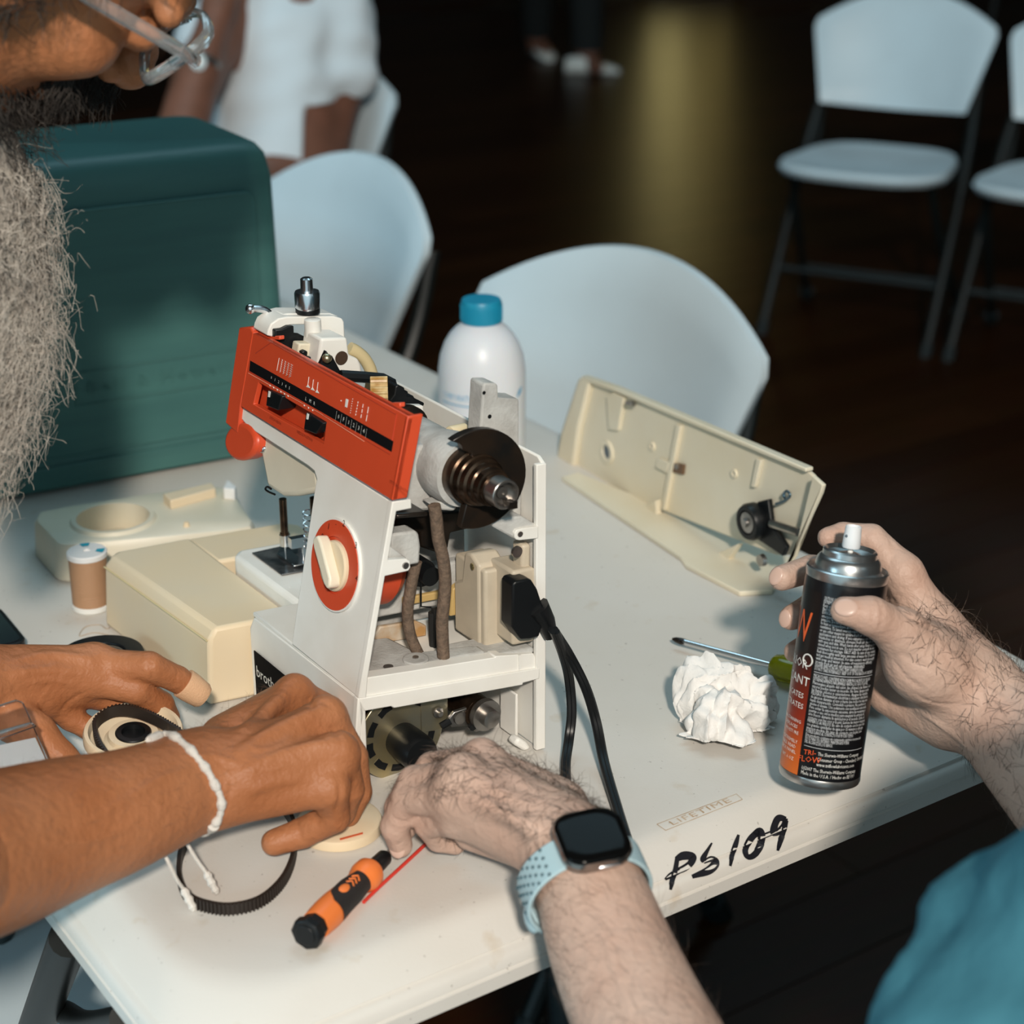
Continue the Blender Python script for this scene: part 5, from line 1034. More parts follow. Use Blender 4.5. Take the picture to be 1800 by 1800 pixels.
def body_A():
    ch = np.array([-.66, 1.15, 1.10]); nk = hp(0, -.05, -.14); pel = np.array([-.90, 1.17, .90])
    pts = [(shR, .07), (shL, .07), (ch, .17), (pel, .17), (elR[0], .06), (elL[0], .05), wrR, wrL, (np.array([-.9, 1.05, .03]), .06), (np.array([-.9, 1.3, .03]), .06), (nk, .07), (np.array([-.76, 1.05, .03]), .06)]
    s = SDF(*bounds(pts, .05), .009)
    s.cap('b', nk, ch + [.08, 0, .06], .060, .075, .03); s.cap('b', shR, shL, .070, .070, .04); s.cap('b', ch, pel, .135, .135, .05, (np.array([0, 1., 0]), .78))
    s.chain('b', [(shR, .062), (on_line(shR, elR[0], .5), .052), (elR[0], elR[1]), wrR], .02); s.chain('b', [(shL, .062), (on_line(shL, elL[0], .5), .050), (elL[0], elL[1]), wrL], .02)
    for q, y in ((-1, 1.07), (1, 1.27)): s.chain('b', [(pel + [0, q*.08, -.03], .095), (np.array([-.88, y, .48]), .062), (np.array([-.92, y, .08]), .042)], .02); s.cap('b', [-.92, y, .045], [-.76, y, .035], .040, .032, .02)
    return s.mesh('b')
A_ = thing('person', (-.9, 1.17, 0), 'person with a long grey beard and clear glasses bending over the table', 'person')
VR, FR = arm_RA(); VL, FL = arm_LA()
VR = ridges(VR, FR, [(.0022, .0042, [(410, 1300), (450, 1262), (500, 1222)]), (.0026, .0042, [(415, 1322), (470, 1288), (525, 1262), (562, 1250)]), (.0024, .0042, [(420, 1360), (480, 1330), (540, 1312), (580, 1306)]), (.0016, .0035, [(425, 1395), (490, 1375), (550, 1368)]),
    (.0013, .0022, [(440, 1300), (455, 1318), (490, 1312), (520, 1290)]), (.0013, .0022, [(430, 1345), (470, 1352), (505, 1345)]), (.0012, .0022, [(330, 1330), (380, 1330), (420, 1345)]), (.0014, .0024, [(120, 1450), (200, 1418), (280, 1370), (330, 1352)]), (.0012, .0024, [(60, 1480), (150, 1480), (240, 1450)]),
    (-.0012, .0016, [(408, 1372), (402, 1400), (396, 1425)]), (-.0010, .0014, [(394, 1378), (390, 1400)]), (-.0011, .0013, [(519, 1441), (525, 1460), (528, 1478)]), (-.0012, .0015, [(538, 1424), (556, 1440), (580, 1438)]), (-.0014, .0018, [(596, 1372), (598, 1400), (592, 1425)]), (-.0008, .0013, [(560, 1232), (578, 1240)]), (-.0012, .0020, [(540, 1225), (552, 1250)]), (-.0012, .0020, [(582, 1278), (598, 1296)])])
VL = ridges(VL, FL, [(.0018, .0036, [(20, 1160), (90, 1150), (160, 1158)]), (.0016, .0034, [(20, 1185), (80, 1178), (140, 1182)]), (.0012, .0022, [(40, 1200), (90, 1195), (130, 1205)]), (-.0010, .0014, [(268, 1158), (264, 1175), (270, 1192)]), (-.0009, .0012, [(314, 1178), (310, 1192), (306, 1204)]), (-.0012, .0018, [(150, 1215), (120, 1235), (104, 1258)])])
Vh, Fh = head_A(); Vb, Fb = body_A()
bodyA = np_object('body', [(VR, FR), (VL, FL), (Vh, Fh), (Vb, Fb)], skinA, A_)
def shell_of(V, Fq, keep, off=.006):       # clothing: the body surface pushed out where keep is true
    N = mesh_normals(V, Fq); k = keep(V); f = Fq[k[Fq].all(1)]; return V + N*off, f
dark_cloth = mat('dark_grey_cloth', (.020, .024, .026), .9, bump=.4, bscale=300)
def shirt_A():
    ch = np.array([-.66, 1.15, 1.10]); pel = np.array([-.90, 1.17, .90]); sR, sL = on_line(shR, elR[0], .42), on_line(shL, elL[0], .42)
    s = SDF(*bounds([(shR, .1), (shL, .1), (ch, .2), (pel, .2), (sR, .08), (sL, .08)], .04), .008)
    s.cap('b', shR, shL, .084, .084, .05); s.cap('b', ch, pel + [.01, 0, .03], .152, .150, .05, (np.array([0, 1., 0]), .78)); s.cap('b', (shR + shL)/2, ch, .11, .14, .05)
    s.cap('b', shR, sR, .078, .072, .04); s.cap('b', shL, sL, .078, .070, .04); s.noise('b', .003, 40, 9); return s.mesh('b')
np_object('shirt', [shirt_A()], mat('charcoal_shirt', (.03, .034, .038), .9, bump=.3, bscale=200), A_)
np_object('trousers', [shell_of(Vb, Fb, lambda V: (V[:, 2] < .90) & (V[:, 2] > .09) & (V[:, 0] < -.62))], dark_cloth, A_)
np_object('shoes', [shell_of(Vb, Fb, lambda V: V[:, 2] < .10, .008)], blackp, A_)
nb = unit(VR.mean(0)*0 + np.array([-.1, -.8, .6]))
NR = mesh_normals(VR, FR)
hairA = mat('fine_dark_arm_hair', (.10, .055, .03), .6)
hairs('arm_hair', VR, NR, (VR[:, 0] < onz(470, 1300, .06)[0]) & (VR[:, 0] > onz(0, 1400, .06)[0]) & (NR[:, 2] > .0), hairA, A_, onz(470, 1420, .04) - onz(0, 1500, .08), (.004, .009), .00006, 900, .25, .5, 4)
# hair and beard
beard_l = mat('grey_beard_hair', (.48, .43, .37), .55, col2=(.33, .29, .25), vscale=60); beard_d = mat('dark_beard_hair', (.010, .008, .007), .6, col2=(.045, .038, .033), vscale=90, spec=.08)
def beard_core():
    _a, _b = atd(-330, 120, 1.12), atd(130, 900, 1.12); s = SDF(np.minimum(_a, _b) - .06, np.maximum(_a, _b) + .06, .004)
    s.chain('b', [JD(-85, 200, 1.12, 92), JD(-60, 330, 1.12, 92), JD(-55, 470, 1.12, 106), JD(-60, 590, 1.12, 98), JD(-60, 700, 1.12, 66), JD(-55, 820, 1.12, 40)], .03)
    return s.mesh('b')
Vc, Fc = beard_core(); cz = lambda V: (V @ np.array([0, 0, 1]))
def strands(name, roots, dirs_, lens, m, curl, r, seed, seg=13):
    rng = np.random.RandomState(seed); vs, fs = [], []
    for p, d, L_ in zip(roots, dirs_, lens):
        d = unit(d); a, b, _ = frame_from(d); ph = rng.rand()*6.28; w = rng.uniform(.5, 1.4)*curl; fq = rng.uniform(7, 17); q = p.copy(); base = len(vs)
        for s in range(seg):
            t = s/(seg - 1); c = q + (a*math.cos(ph + fq*t) + b*math.sin(ph + fq*t*1.1))*w*min(1, t*3)
            sd_ = unit(np.cross(d, c - CAM)); rr = r*(1 - .6*t); vs += [c + sd_*rr, c - sd_*rr]
            d = unit(d + np.array([0, 0, -.10]) + rng.normal(size=3)*.20); q = q + d*L_/(seg - 1)
        fs += [(base + 2*s, base + 2*s + 1, base + 2*s + 3, base + 2*s + 2) for s in range(seg - 1)]
    o = np_object(name, [(np.array(vs), np.array(fs))], m, A_); return tag(o, kind='stuff')
np_object('beard', [(Vc, Fc)], mat('grey_beard_mass', (.36, .32, .275), .8, col2=(.16, .14, .12), vscale=260, stretch=(1, 1, .25), bump=.9, bscale=260), A_)
Nc = mesh_normals(Vc, Fc); rng_ = np.random.RandomState(11)
ok = (Nc[:, 1] < .35); zt = atd(0, 250, 1.12)[2]
idl = rng_.choice(np.where(ok & (Vc[:, 2] < zt - .01))[0], 4200); idd = rng_.choice(np.where(ok & (Vc[:, 2] > zt - .055))[0], 900)
strands('beard_strands', Vc[idl] - Nc[idl]*.004, Nc[idl]*.55 + np.array([.05, 0, -.6]) + rng_.normal(size=(4200, 3))*.6, rng_.uniform(.018, .046, 4200), beard_l, .0058, .00022, 2, 20)
strands('dark_beard_strands', Vc[idd] - Nc[idd]*.004, Nc[idd]*.5 + np.array([.1, 0, -1]) + rng_.normal(size=(900, 3))*.3, rng_.uniform(.02, .05, 900), beard_d, .0020, .00032, 3)
Nh = mesh_normals(Vh, Fh); loc = (Vh - HD) @ HX                        # head coordinates: right, forward, up
stache = np.where((loc[:, 1] > .070) & (np.abs(loc[:, 0]) < .05) & (loc[:, 2] < -.040) & (loc[:, 2] > -.062))[0]; jaw = np.where((loc[:, 2] < -.066) & (loc[:, 1] > -.03) & (loc[:, 1] < .085 ) & (loc[:, 2] < -.072 + .40*np.maximum(0, .03 - loc[:, 1])))[0]
scalp = np.where((loc[:, 2] > .055 - .9*np.minimum(.05, np.maximum(0, .05 - loc[:, 1]))) & (loc[:, 1] < .075) | ((loc[:, 1] < -.03) & (loc[:, 2] > -.07)) | ((np.abs(loc[:, 0]) > .055) & (loc[:, 1] < .012) & (loc[:, 2] > -.08)))[0]
i1 = rng_.choice(stache, 900); strands('mustache', Vh[i1], -h_up*.9 + h_fw*.35 + Nh[i1]*.5 + h_rt*np.sign(loc[i1, 0])[:, None]*.4 + rng_.normal(size=(900, 3))*.2, rng_.uniform(.015, .032, 900), beard_d, .0010, .00030, 6, 8)
i2 = rng_.choice(jaw, 2600); strands('jaw_hair', Vh[i2], Nh[i2]*.8 + np.array([-.1, 0, -.6]) + rng_.normal(size=(2600, 3))*.3, rng_.uniform(.02, .045, 2600), beard_d, .0018, .00032, 7, 9)
i3 = rng_.choice(scalp, 5200); strands('head_hair', Vh[i3], Nh[i3]*.5 - h_fw*.6 + rng_.normal(size=(5200, 3))*.35, rng_.uniform(.015, .04, 5200), beard_d, .0016, .00034, 8, 8)
# plaster on the index finger, bracelet, glasses
fa, fb_ = J(322, 1200, .0566, 25.5), J(360, 1226, .0435, 22.5)
pb_ = thing('adhesive_plaster', fa[0], 'tan adhesive plaster wrapped round the tip of an index finger', 'plaster')
P('plaster_wrap', mat('tan_plaster', (.66, .40, .235), .7, bump=.3, bscale=900), pb_, lambda b: b.tube([on_line(fa[0], fb_[0], t) for t in (0, .02, .3, .6, .85, .97, 1)], [fa[1]*1.02, fa[1]*1.07, fa[1]*1.06, fb_[1]*1.12, fb_[1]*1.06, fb_[1]*.9, fb_[1]*.6], 24))
br = thing('cord_bracelet', J(372, 1372, .066, 80)[0], 'knotted white cord bracelet with two hanging ends round a tanned wrist', 'bracelet')
cordm = mat('white_cord', (.66, .62, .57), .85, bump=.6, bscale=900)
bv = BVHTree.FromPolygons([tuple(p) for p in VR], [tuple(f) for f in FR])
bl = [(262, 1304), (275, 1297), (290, 1294), (306, 1298), (322, 1310), (338, 1325), (352, 1342), (364, 1358), (374, 1376), (384, 1396), (388, 1414), (384, 1434), (374, 1448)]
bpts = [q for q in (on_skin(bv, x, y, .0012) for x, y in bl) if q is not None]
wc_ = J(345, 1378, .068, 80)[0]
if len(bpts) > 3:
    bs = spline(bpts, 6)
    P('cord', cordm, br, lambda b: b.tube(bs, [.0021 + .0011*max(0, math.sin(i*.62))**.6 + .0002*math.sin(i*2.3) for i in range(len(bs))], 10))
    e = bpts[-1]; P('slide_knot', cordm, br, lambda b: b.tube(spline([e, onz(366, 1456, .045), onz(352, 1463, .040)], 4), [.0036, .0042, .0040, .0042, .0038, .004, .0042, .0040, .003], 10))
    rest = spline([e, onz(352, 1463, .035), wc_ + np.array([-.01, .02, -.034]), wc_ + np.array([-.03, .04, -.005]), bpts[0]], 5); P('cord_back', cordm, br, lambda b: b.tube(rest, .0020, 8))
for l, hh in (([(322, 1470), (330, 1485), (345, 1510), (362, 1533)], (.04, .036, .026, .016)), ([(285, 1492), (297, 1518), (310, 1545), (322, 1562)], (.045, .036, .024, .014))):
    pts_ = [onz(x, y, h) for (x, y), h in zip(l, hh)]; en = pts_[-1]
    P('cord_end', cordm, br, lambda b: b.tube(spline(pts_, 4), .0012, 8))
    P('end_knot', cordm, br, lambda b: b.tube([en + np.array([.0011, -.0006, -.0022])*k for k in range(0, 7)], [.0018, .0030, .0022, .0030, .0021, .0027, .0015], 9))
gl_m = mat('clear_glasses_frame', (.93, .94, .94), .06, trans=.88, ior=1.47); lens_m = mat('lens_glass', (.97, .99, 1), .0, trans=1, ior=1.05)
gl = thing('eyeglasses', hp(0, .11, .01), 'clear plastic framed glasses on the bending bearded person', 'glasses')
def rim_pts(q): return [hp(q*(.034 + .028*math.copysign(abs(math.cos(t))**.75, math.cos(t))), .106 - .010*abs(math.cos(t))*(math.cos(t) > 0), .013 + .024*math.copysign(abs(math.sin(t))**.8, math.sin(t))) for t in np.linspace(0, 2*math.pi, 40)]
for q in (1, -1):
    rp_ = rim_pts(q); P('rim', gl_m, gl, lambda b: b.tube(rp_, .0027, 8, flat=(1.0, 1.5)))
    P('lens', lens_m, gl, lambda b: b.prism(rp_[:-1], h_fw*.0014))
    P('temple', gl_m, gl, lambda b: b.tube(spline([hp(q*.064, .102, .027), hp(q*.072, .080, .025), hp(q*.083, .02, .012), hp(q*.086, -.015, .004), hp(q*.084, -.04, -.025)], 5), .0030, 8, flat=(1, 1.5)))
    P('hinge', chrome, gl, lambda b: b.box(hp(q*.068, .092, .0265), h_rt*.0015, h_fw*.006, h_up*.003), bevel=.0005)
P('bridge', gl_m, gl, lambda b: b.tube(spline([hp(-.009, .107, .019), hp(0, .113, .022), hp(.009, .107, .019)], 5), .0026, 8))
# ------------------------------------------------------------------ the person with the watch: left hand, right hand with the can, torso
def arm_LB():
    W = [JD(1205, 1960, .94, 138), JD(1135, 1810, .985, 119), JD(1082, 1690, 1.018, 108), JD(1046, 1590, 1.042, 97)]
    wr = J(1012, 1500, .056, 88)
    mcp = [J(846, 1340, .076, 33), J(812, 1368, .080, 35), J(797, 1402, .072, 34), J(806, 1438, .054, 32)]
    s = SDF(*bounds(W + [wr] + mcp + [J(690, 1500, .02, 20)], .045), HR)
    s.chain('p', sm_chain(W + [wr]), .004); bases = [J(985, 1418, .058, 50), J(975, 1445, .064, 54), J(965, 1468, .058, 54), J(955, 1488, .046, 50)]
    for b_, m_ in zip(bases, mcp): s.cap('p', b_[0], m_[0], b_[1], m_[1], .016)
    s.cap('p', J(955, 1498, .032, 1)[0], J(830, 1462, .034, 1)[0], J(955, 1498, .03, 40)[1], J(830, 1462, .034, 34)[1], .016)
    for m_ in mcp: s.ell('p', m_[0] + TW*.004 - np.array([0, .001, 0]), [m_[1]*.86]*3, k=.010)
    for x0, y0, m_ in ((950, 1400, mcp[0]), (940, 1425, mcp[1]), (930, 1452, mcp[2])): tendon(s, 'p', onz(x0, y0, .078), m_[0] + TW*.0085 - np.array([0, .003, 0]), .0028, .014)
    F_ = [[mcp[0], J(760, 1350, .062, 29), J(722, 1392, .036, 25), J(728, 1425, .020, 21)],
          [mcp[1], J(728, 1374, .064, 29), J(700, 1420, .040, 25), J(712, 1456, .022, 21)],
          [mcp[2], J(716, 1404, .056, 29), J(694, 1452, .034, 26), J(704, 1486, .016, 22)],
          [mcp[3], J(752, 1446, .040, 27), J(772, 1474, .022, 24), J(800, 1482, .016, 21)]]
    for f in F_: s.chain('f', f, .0016)
    s.chain('f', [J(930, 1400, .040, 44), J(860, 1390, .030, 33), J(800, 1400, .022, 27), J(755, 1420, .018, 23)], .003)
    s.merge('p', 'f', .0055); V, Fq = s.mesh('p'); return smooth_mesh(V, Fq, 2), Fq
def arm_RB():
    W = [JD(1930, 1446, 1.115, 118), JD(1840, 1350, 1.16, 101), JD(1760, 1266, 1.195, 86)]
    wr = JD(1692, 1206, 1.210, 74)
    mcp = [JD(1588, 1008, 1.215, 34), JD(1584, 1050, 1.238, 34), JD(1576, 1098, 1.250, 33), JD(1566, 1148, 1.250, 31)]
    s = SDF(*bounds(W + [wr] + mcp + [JD(1350, 1100, 1.22, 20), JD(1450, 930, 1.2, 20)], .045), HR)
    s.chain('p', sm_chain(W + [wr]), .004)
    for b_, m_ in zip([JD(1652, 1136, 1.220, 52), JD(1650, 1155, 1.235, 50), JD(1640, 1185, 1.240, 50), JD(1630, 1215, 1.240, 46)], mcp): s.cap('p', b_[0], m_[0], b_[1], m_[1], .016)
    s.cap('p', wr[0], JD(1640, 1130, 1.215, 1)[0], wr[1], JD(1640, 1130, 1.215, 56)[1], .02)
    th0, th1, th2, th3 = JD(1640, 1172, 1.185, 50), JD(1585, 1112, 1.168, 42), JD(1530, 1082, 1.152, 33), JD(1484, 1073, 1.148, 25)
    s.cap('p', wr[0], th0[0], wr[1]*.8, th0[1], .02); s.cap('p', th0[0], th1[0], th0[1], th1[1], .014); s.ell('p', JD(1612, 1165, 1.182, 1)[0], [JD(0, 0, 1.18, 54)[1]]*3, k=.02)
    s.cap('p', JD(1560, 1222, 1.235, 1)[0], JD(1660, 1262, 1.222, 1)[0], JD(0, 0, 1.23, 34)[1], JD(0, 0, 1.22, 50)[1], .02)
    s.chain('f', [th1, th2, th3], .004)
    s.chain('f', [mcp[0], JD(1532, 946, 1.222, 25.5), JD(1482, 939, 1.226, 21.5), JD(1455, 945, 1.222, 19)], .0016)
    s.chain('f', [mcp[1], JD(1520, 1000, 1.256, 26), JD(1425, 1000, 1.246, 24.5), JD(1374, 1016, 1.228, 23)], .0016)
    s.chain('f', [mcp[2], JD(1510, 1066, 1.262, 25), JD(1425, 1066, 1.250, 23.5), JD(1391, 1086, 1.232, 22.5)], .0016)
    s.chain('f', [mcp[3], JD(1505, 1126, 1.258, 22), JD(1425, 1130, 1.248, 21), JD(1396, 1146, 1.234, 19)], .0016)
    s.merge('p', 'f', .006)
    V, Fq = s.mesh('p'); return smooth_mesh(V, Fq, 2), Fq
VLB, FLB = arm_LB(); VRB, FRB = arm_RB()
VLB = ridges(VLB, FLB, [(.0020, .0040, [(950, 1395), (890, 1355), (845, 1328)]), (.0022, .0040, [(945, 1425), (880, 1390), (815, 1356)]), (.0018, .0038, [(930, 1452), (870, 1420), (805, 1395)]), (.0012, .0022, [(960, 1410), (900, 1400), (850, 1410)]), (-.0012, .0016, [(720, 1462), (735, 1452), (746, 1448)]), (-.0010, .0014, [(688, 1436), (700, 1444), (716, 1446)]), (-.0010, .0016, [(935, 1470), (940, 1500), (948, 1530)]), (-.0010, .0014, [(765, 1455), (775, 1472), (778, 1484)]), (.0012, .0024, [(1040, 1600), (1075, 1680), (1110, 1780)])])
VRB = ridges(VRB, FRB, [(-.0016, .0020, [(1562, 1050), (1600, 1085), (1650, 1112)]), (-.0010, .0014, [(1570, 1158), (1590, 1188), (1625, 1212)]), (-.0009, .0013, [(1578, 1140), (1600, 1160), (1640, 1178)]), (-.0010, .0014, [(1540, 1048), (1552, 1075), (1546, 1105)]), (-.0008, .0011, [(1528, 1055), (1536, 1075), (1532, 1098)]), (-.0010, .0014, [(1560, 940), (1572, 965), (1566, 985)]), (.0012, .0024, [(1600, 1240), (1660, 1280), (1720, 1330)]), (.0014, .0026, [(1640, 1120), (1700, 1180), (1770, 1240)]), (-.0010, .0014, [(1430, 985), (1426, 1000), (1428, 1018)]), (-.0008, .0012, [(1600, 1215), (1640, 1235), (1690, 1240)])])
elLB, elRB = JD(1400, 2330, .84, 150), JD(2140, 1660, 1.01, 150); wrLB, wrRB = JD(1190, 1935, .945, 125), JD(1900, 1412, 1.13, 100)
cB_, pB = np.array([.52, .60, .90]), np.array([.46, .52, .50]); shLB, shRB = atd(2180, 1560, .74), np.array([.66, .80, 1.02]); hdB = np.array([.50, .66, 1.30])
def body_B():
    pts = [(shLB, .09), (shRB, .09), (cB_, .18), (pB, .2), (elLB[0], .07), (elRB[0], .07), wrLB, wrRB, (hdB, .14), (np.array([.34, 1.02, .03]), .08), (np.array([.6, 1.06, .03]), .08)]
    s = SDF(*bounds(pts, .06), .009); s.cap('b', shLB, shRB, .060, .070, .04); s.cap('b', cB_, pB, .140, .150, .05); s.cap('b', (shLB + shRB)/2, cB_, .10, .14, .05)
    s.chain('b', [(shLB, .050), (on_line(shLB, elLB[0], .5), .046), (elLB[0], .044), wrLB], .02); s.chain('b', [(shRB, .065), (on_line(shRB, elRB[0], .5), .052), (elRB[0], .046), wrRB], .02)
    s.cap('b', (shLB + shRB)/2 + [0, 0, .05], hdB - [0, 0, .06], .058, .055, .03); s.ell('b', hdB, (.078, .095, .115), k=.02)
    s.cap('b', hdB + [-.06, .075, -.01], hdB + [-.075, .10, -.035], .012, .014, .012)
    for q, k in ((np.array([.40, .52, .50]), np.array([.38, .90, .50])), (np.array([.56, .54, .50]), np.array([.58, .94, .50]))):
        f = k + [0, -.06, -.44]; s.chain('b', [(q, .10), (k, .068), (f, .045)], .02); s.cap('b', f + [0, 0, -.02], f + [-.04, .16, -.03], .042, .034, .02)
    return s.mesh('b')
B_ = thing('person', (pB[0], pB[1], 0), 'person in a blue shirt with a watch, holding a spray can at the right', 'person')
VB, FB = body_B()
np_object('body', [(VLB, FLB), (VRB, FRB), (VB, FB)], skinB, B_)
blue_cloth = mat('blue_cotton_shirt', (.050, .165, .205), .9, col2=(.038, .130, .165), vscale=16, bump=.5, bscale=150, spec=.2)
def shirt_B():
    cl = [JD(1745, 2030, .84, 300), JD(1905, 1818, .79, 300), JD(2180, 1560, .74, 285)]
    s = SDF(*bounds(cl + [(cB_, .17), (pB, .2), (shRB, .1), elRB], .03), .0065); s.chain('b', cl, .02)
    s.cap('b', cB_, pB, .155, .165, .05); s.cap('b', (shLB + shRB)/2, cB_, .115, .155, .05); s.cap('b', shRB, on_line(shRB, elRB[0], .5), .080, .074, .04); s.cap('b', shLB, shRB, .075, .080, .05)
    s.noise('b', .0045, 42, 21); s.noise('b', .0012, 130, 22); return s.mesh('b')
np_object('shirt', [shirt_B()], blue_cloth, B_)
np_object('trousers', [shell_of(VB, FB, lambda V: (V[:, 2] < .66) & (V[:, 2] > .10), .010)], dark_cloth, B_)
np_object('shoes', [shell_of(VB, FB, lambda V: V[:, 2] < .11, .010)], blackp, B_)
np_object('hair', [shell_of(VB, FB, lambda V: (V[:, 2] > hdB[2] + .03) | ((V[:, 2] > hdB[2] - .07) & (V[:, 1] < hdB[1] - .02)), .012)], mat('brown_hair', (.03, .02, .014), .7, bump=.6, bscale=200), B_)
bristle = mat('dark_arm_hair', (.045, .026, .016), .55)
NLB, NRB = mesh_normals(VLB, FLB), mesh_normals(VRB, FRB)
def pxof(V): 
    d = V - CAM; z = d[:, 1]*CP - d[:, 2]*SP; return 900 + FPX*d[:, 0]/z, 900 - FPX*(d[:, 1]*SP + d[:, 2]*CP)/z
xl, yl_ = pxof(VLB); xr, yr_ = pxof(VRB)
fore = unit(onz(1012, 1500, .05) - onz(1112, 1790, .09))
top_l = (NLB[:, 2] > .1)
hairs('hand_hair', VLB, NLB, top_l & (xl > 760) & (xl < 1060) & (yl_ > 1310) & (yl_ < 1490), bristle, B_, np.array([-.35, -.75, .1]), (.008, .017), .00013, 1700, .30, .9, 31, 6)
hairs('forearm_hair', VLB, NLB, (xl > 930) & (yl_ > 1540) & (NLB[:, 1] < .5), bristle, B_, fore*.6 + np.array([-.55, 0, 0]), (.008, .018), .000065, 1800, .28, .6, 32, 6)
hairs('finger_hair', VLB, NLB, (xl > 690) & (xl < 790) & (yl_ > 1345) & (yl_ < 1430) & top_l, bristle, B_, np.array([-.5, -.4, -.3]), (.005, .011), .00009, 260, .3, .9, 33, 6)
upr = (NRB[:, 2] > .1) | (NRB[:, 0] > .35)
hairs('wrist_hair', VRB, NRB, (xr > 1600) & (yr_ > 1060) & (NRB[:, 1] < .6) & upr, bristle, B_, np.array([-.2, -.2, .5]), (.008, .020), .00013, 1900, .45, .9, 34, 6)
hairs('under_hair', VRB, NRB, (xr > 1690) & (NRB[:, 1] < .3) & ~upr, bristle, B_, np.array([.2, -.2, -.6]), (.008, .016), .00009, 650, .35, .9, 35, 6)
tocam = lambda p: unit(CAM - p)
q = JD(1484, 1073, 1.148, 25); nail(B_, q[0] + tocam(q[0])*q[1]*.80 + np.array([.001, 0, .002]), unit(tocam(q[0]) + np.array([-.1, 0, .45])), np.array([-1, .1, .2]), .0058, .0074)
q = JD(1374, 1016, 1.228, 23); nail(B_, q[0] + np.array([-.55, -.62, .45])*q[1], np.array([-.55, -.62, .45]), np.array([-.6, -.5, -.5]), .0050, .0064)
q = JD(1391, 1086, 1.232, 22.5); nail(B_, q[0] + np.array([-.62, -.66, .25])*q[1], np.array([-.62, -.66, .25]), np.array([-.2, -.3, -.9]), .0048, .0062)
q = J(704, 1486, .016, 22); nail(B_, q[0] + np.array([-.25, -.90, .25])*q[1]*.93, np.array([-.25, -.90, .25]), np.array([.2, -.1, -1]), .0052, .0064)
# --- watch on the left wrist
bvB = BVHTree.FromPolygons([tuple(p) for p in VLB], [tuple(f) for f in FLB]); w_ax = unit(J(985, 1440, .056, 1)[0] - JD(1060, 1625, 1.035, 1)[0]); _n = np.array([.16, -.74, .66]); w_up = unit(_n - w_ax*(_n @ w_ax)); w_c = on_skin(bvB, 1040, 1492, .0) + w_up*.0045; w_sd = np.cross(w_ax, w_up)
if w_sd[0] < 0: w_sd = -w_sd
wt = thing('smart_watch', w_c, 'black-faced square watch on a pale blue perforated strap round a hairy wrist', 'watch')
def wp(x, y, z): return w_c + w_sd*x + w_ax*y + w_up*z
P('watch_case', mat('graphite_case', (.30, .27, .25), .22, .95), wt, lambda b: b.loft([[wp(x, y, z) for x, y in rrect(.0415 - 2*i, .0415 - 2*i, .0125, 7)] for z, i in ((-.004, .004), (-.001, .0008), (.003, 0), (.0060, .0010))]), smooth=.6)
P('watch_glass', mat('black_watch_glass', (.003, .003, .003), .12, spec=.08), wt, lambda b: b.loft([[wp(x, y, z) for x, y in rrect(.0395 - 2*i, .0395 - 2*i, .0115, 7)] for z, i in ((.0055, 0), (.0072, .0004), (.0080, .0022), (.0083, .006))]), smooth=1)
P('watch_button', chrome, wt, lambda b: b.box(wp(.004, -.0205, .002), w_sd*.0065, w_ax*.0008, w_up*.0012), bevel=.0006)
strap = mat('pale_blue_strap', (.40, .55, .60), .55)
wrc = w_c - w_up*.0335 + w_sd*-.003
def strap_pt(t, r=0.0): return wrc + (w_sd*math.cos(t)*(.0365 + r) + w_up*math.sin(t)*(.0325 + r))
def strapf(b, t0, t1):
    n = 16; rings = []
    for t in np.linspace(t0, t1, n):
        o_, i_ = strap_pt(t, .0012), strap_pt(t, -.0012); wd_ = .0110
        rings.append([o_ - w_ax*wd_, o_ + w_ax*wd_, i_ + w_ax*wd_, i_ - w_ax*wd_])
    b.loft(rings)
P('strap', strap, wt, lambda b: strapf(b, 2.0, 3.9), smooth=.9, bevel=.0005); P('strap', strap, wt, lambda b: strapf(b, .95, -1.1), smooth=.9, bevel=.0005); P('strap', strap, wt, lambda b: strapf(b, -1.1, -2.45), smooth=.9, bevel=.0005)
P('strap_holes', mat('strap_hole_shadow', (.07, .12, .14), .8), wt, lambda b: [b.ball(strap_pt(2.28 + .115*i, .0013) + w_ax*(.0062*(j - 1.5) + (.0031 if i % 2 else 0)), (.0011, .0011, .0011), 8, 5) for i in range(9) for j in range(4) if abs(.0062*(j-1.5) + (.0031 if i % 2 else 0)) < .0095], smooth=1)
P('strap_clasp', strap, wt, lambda b: b.ball(strap_pt(3.75, .002), (.0045, .010, .0075), R=np.array([w_sd, w_ax, w_up]).T))

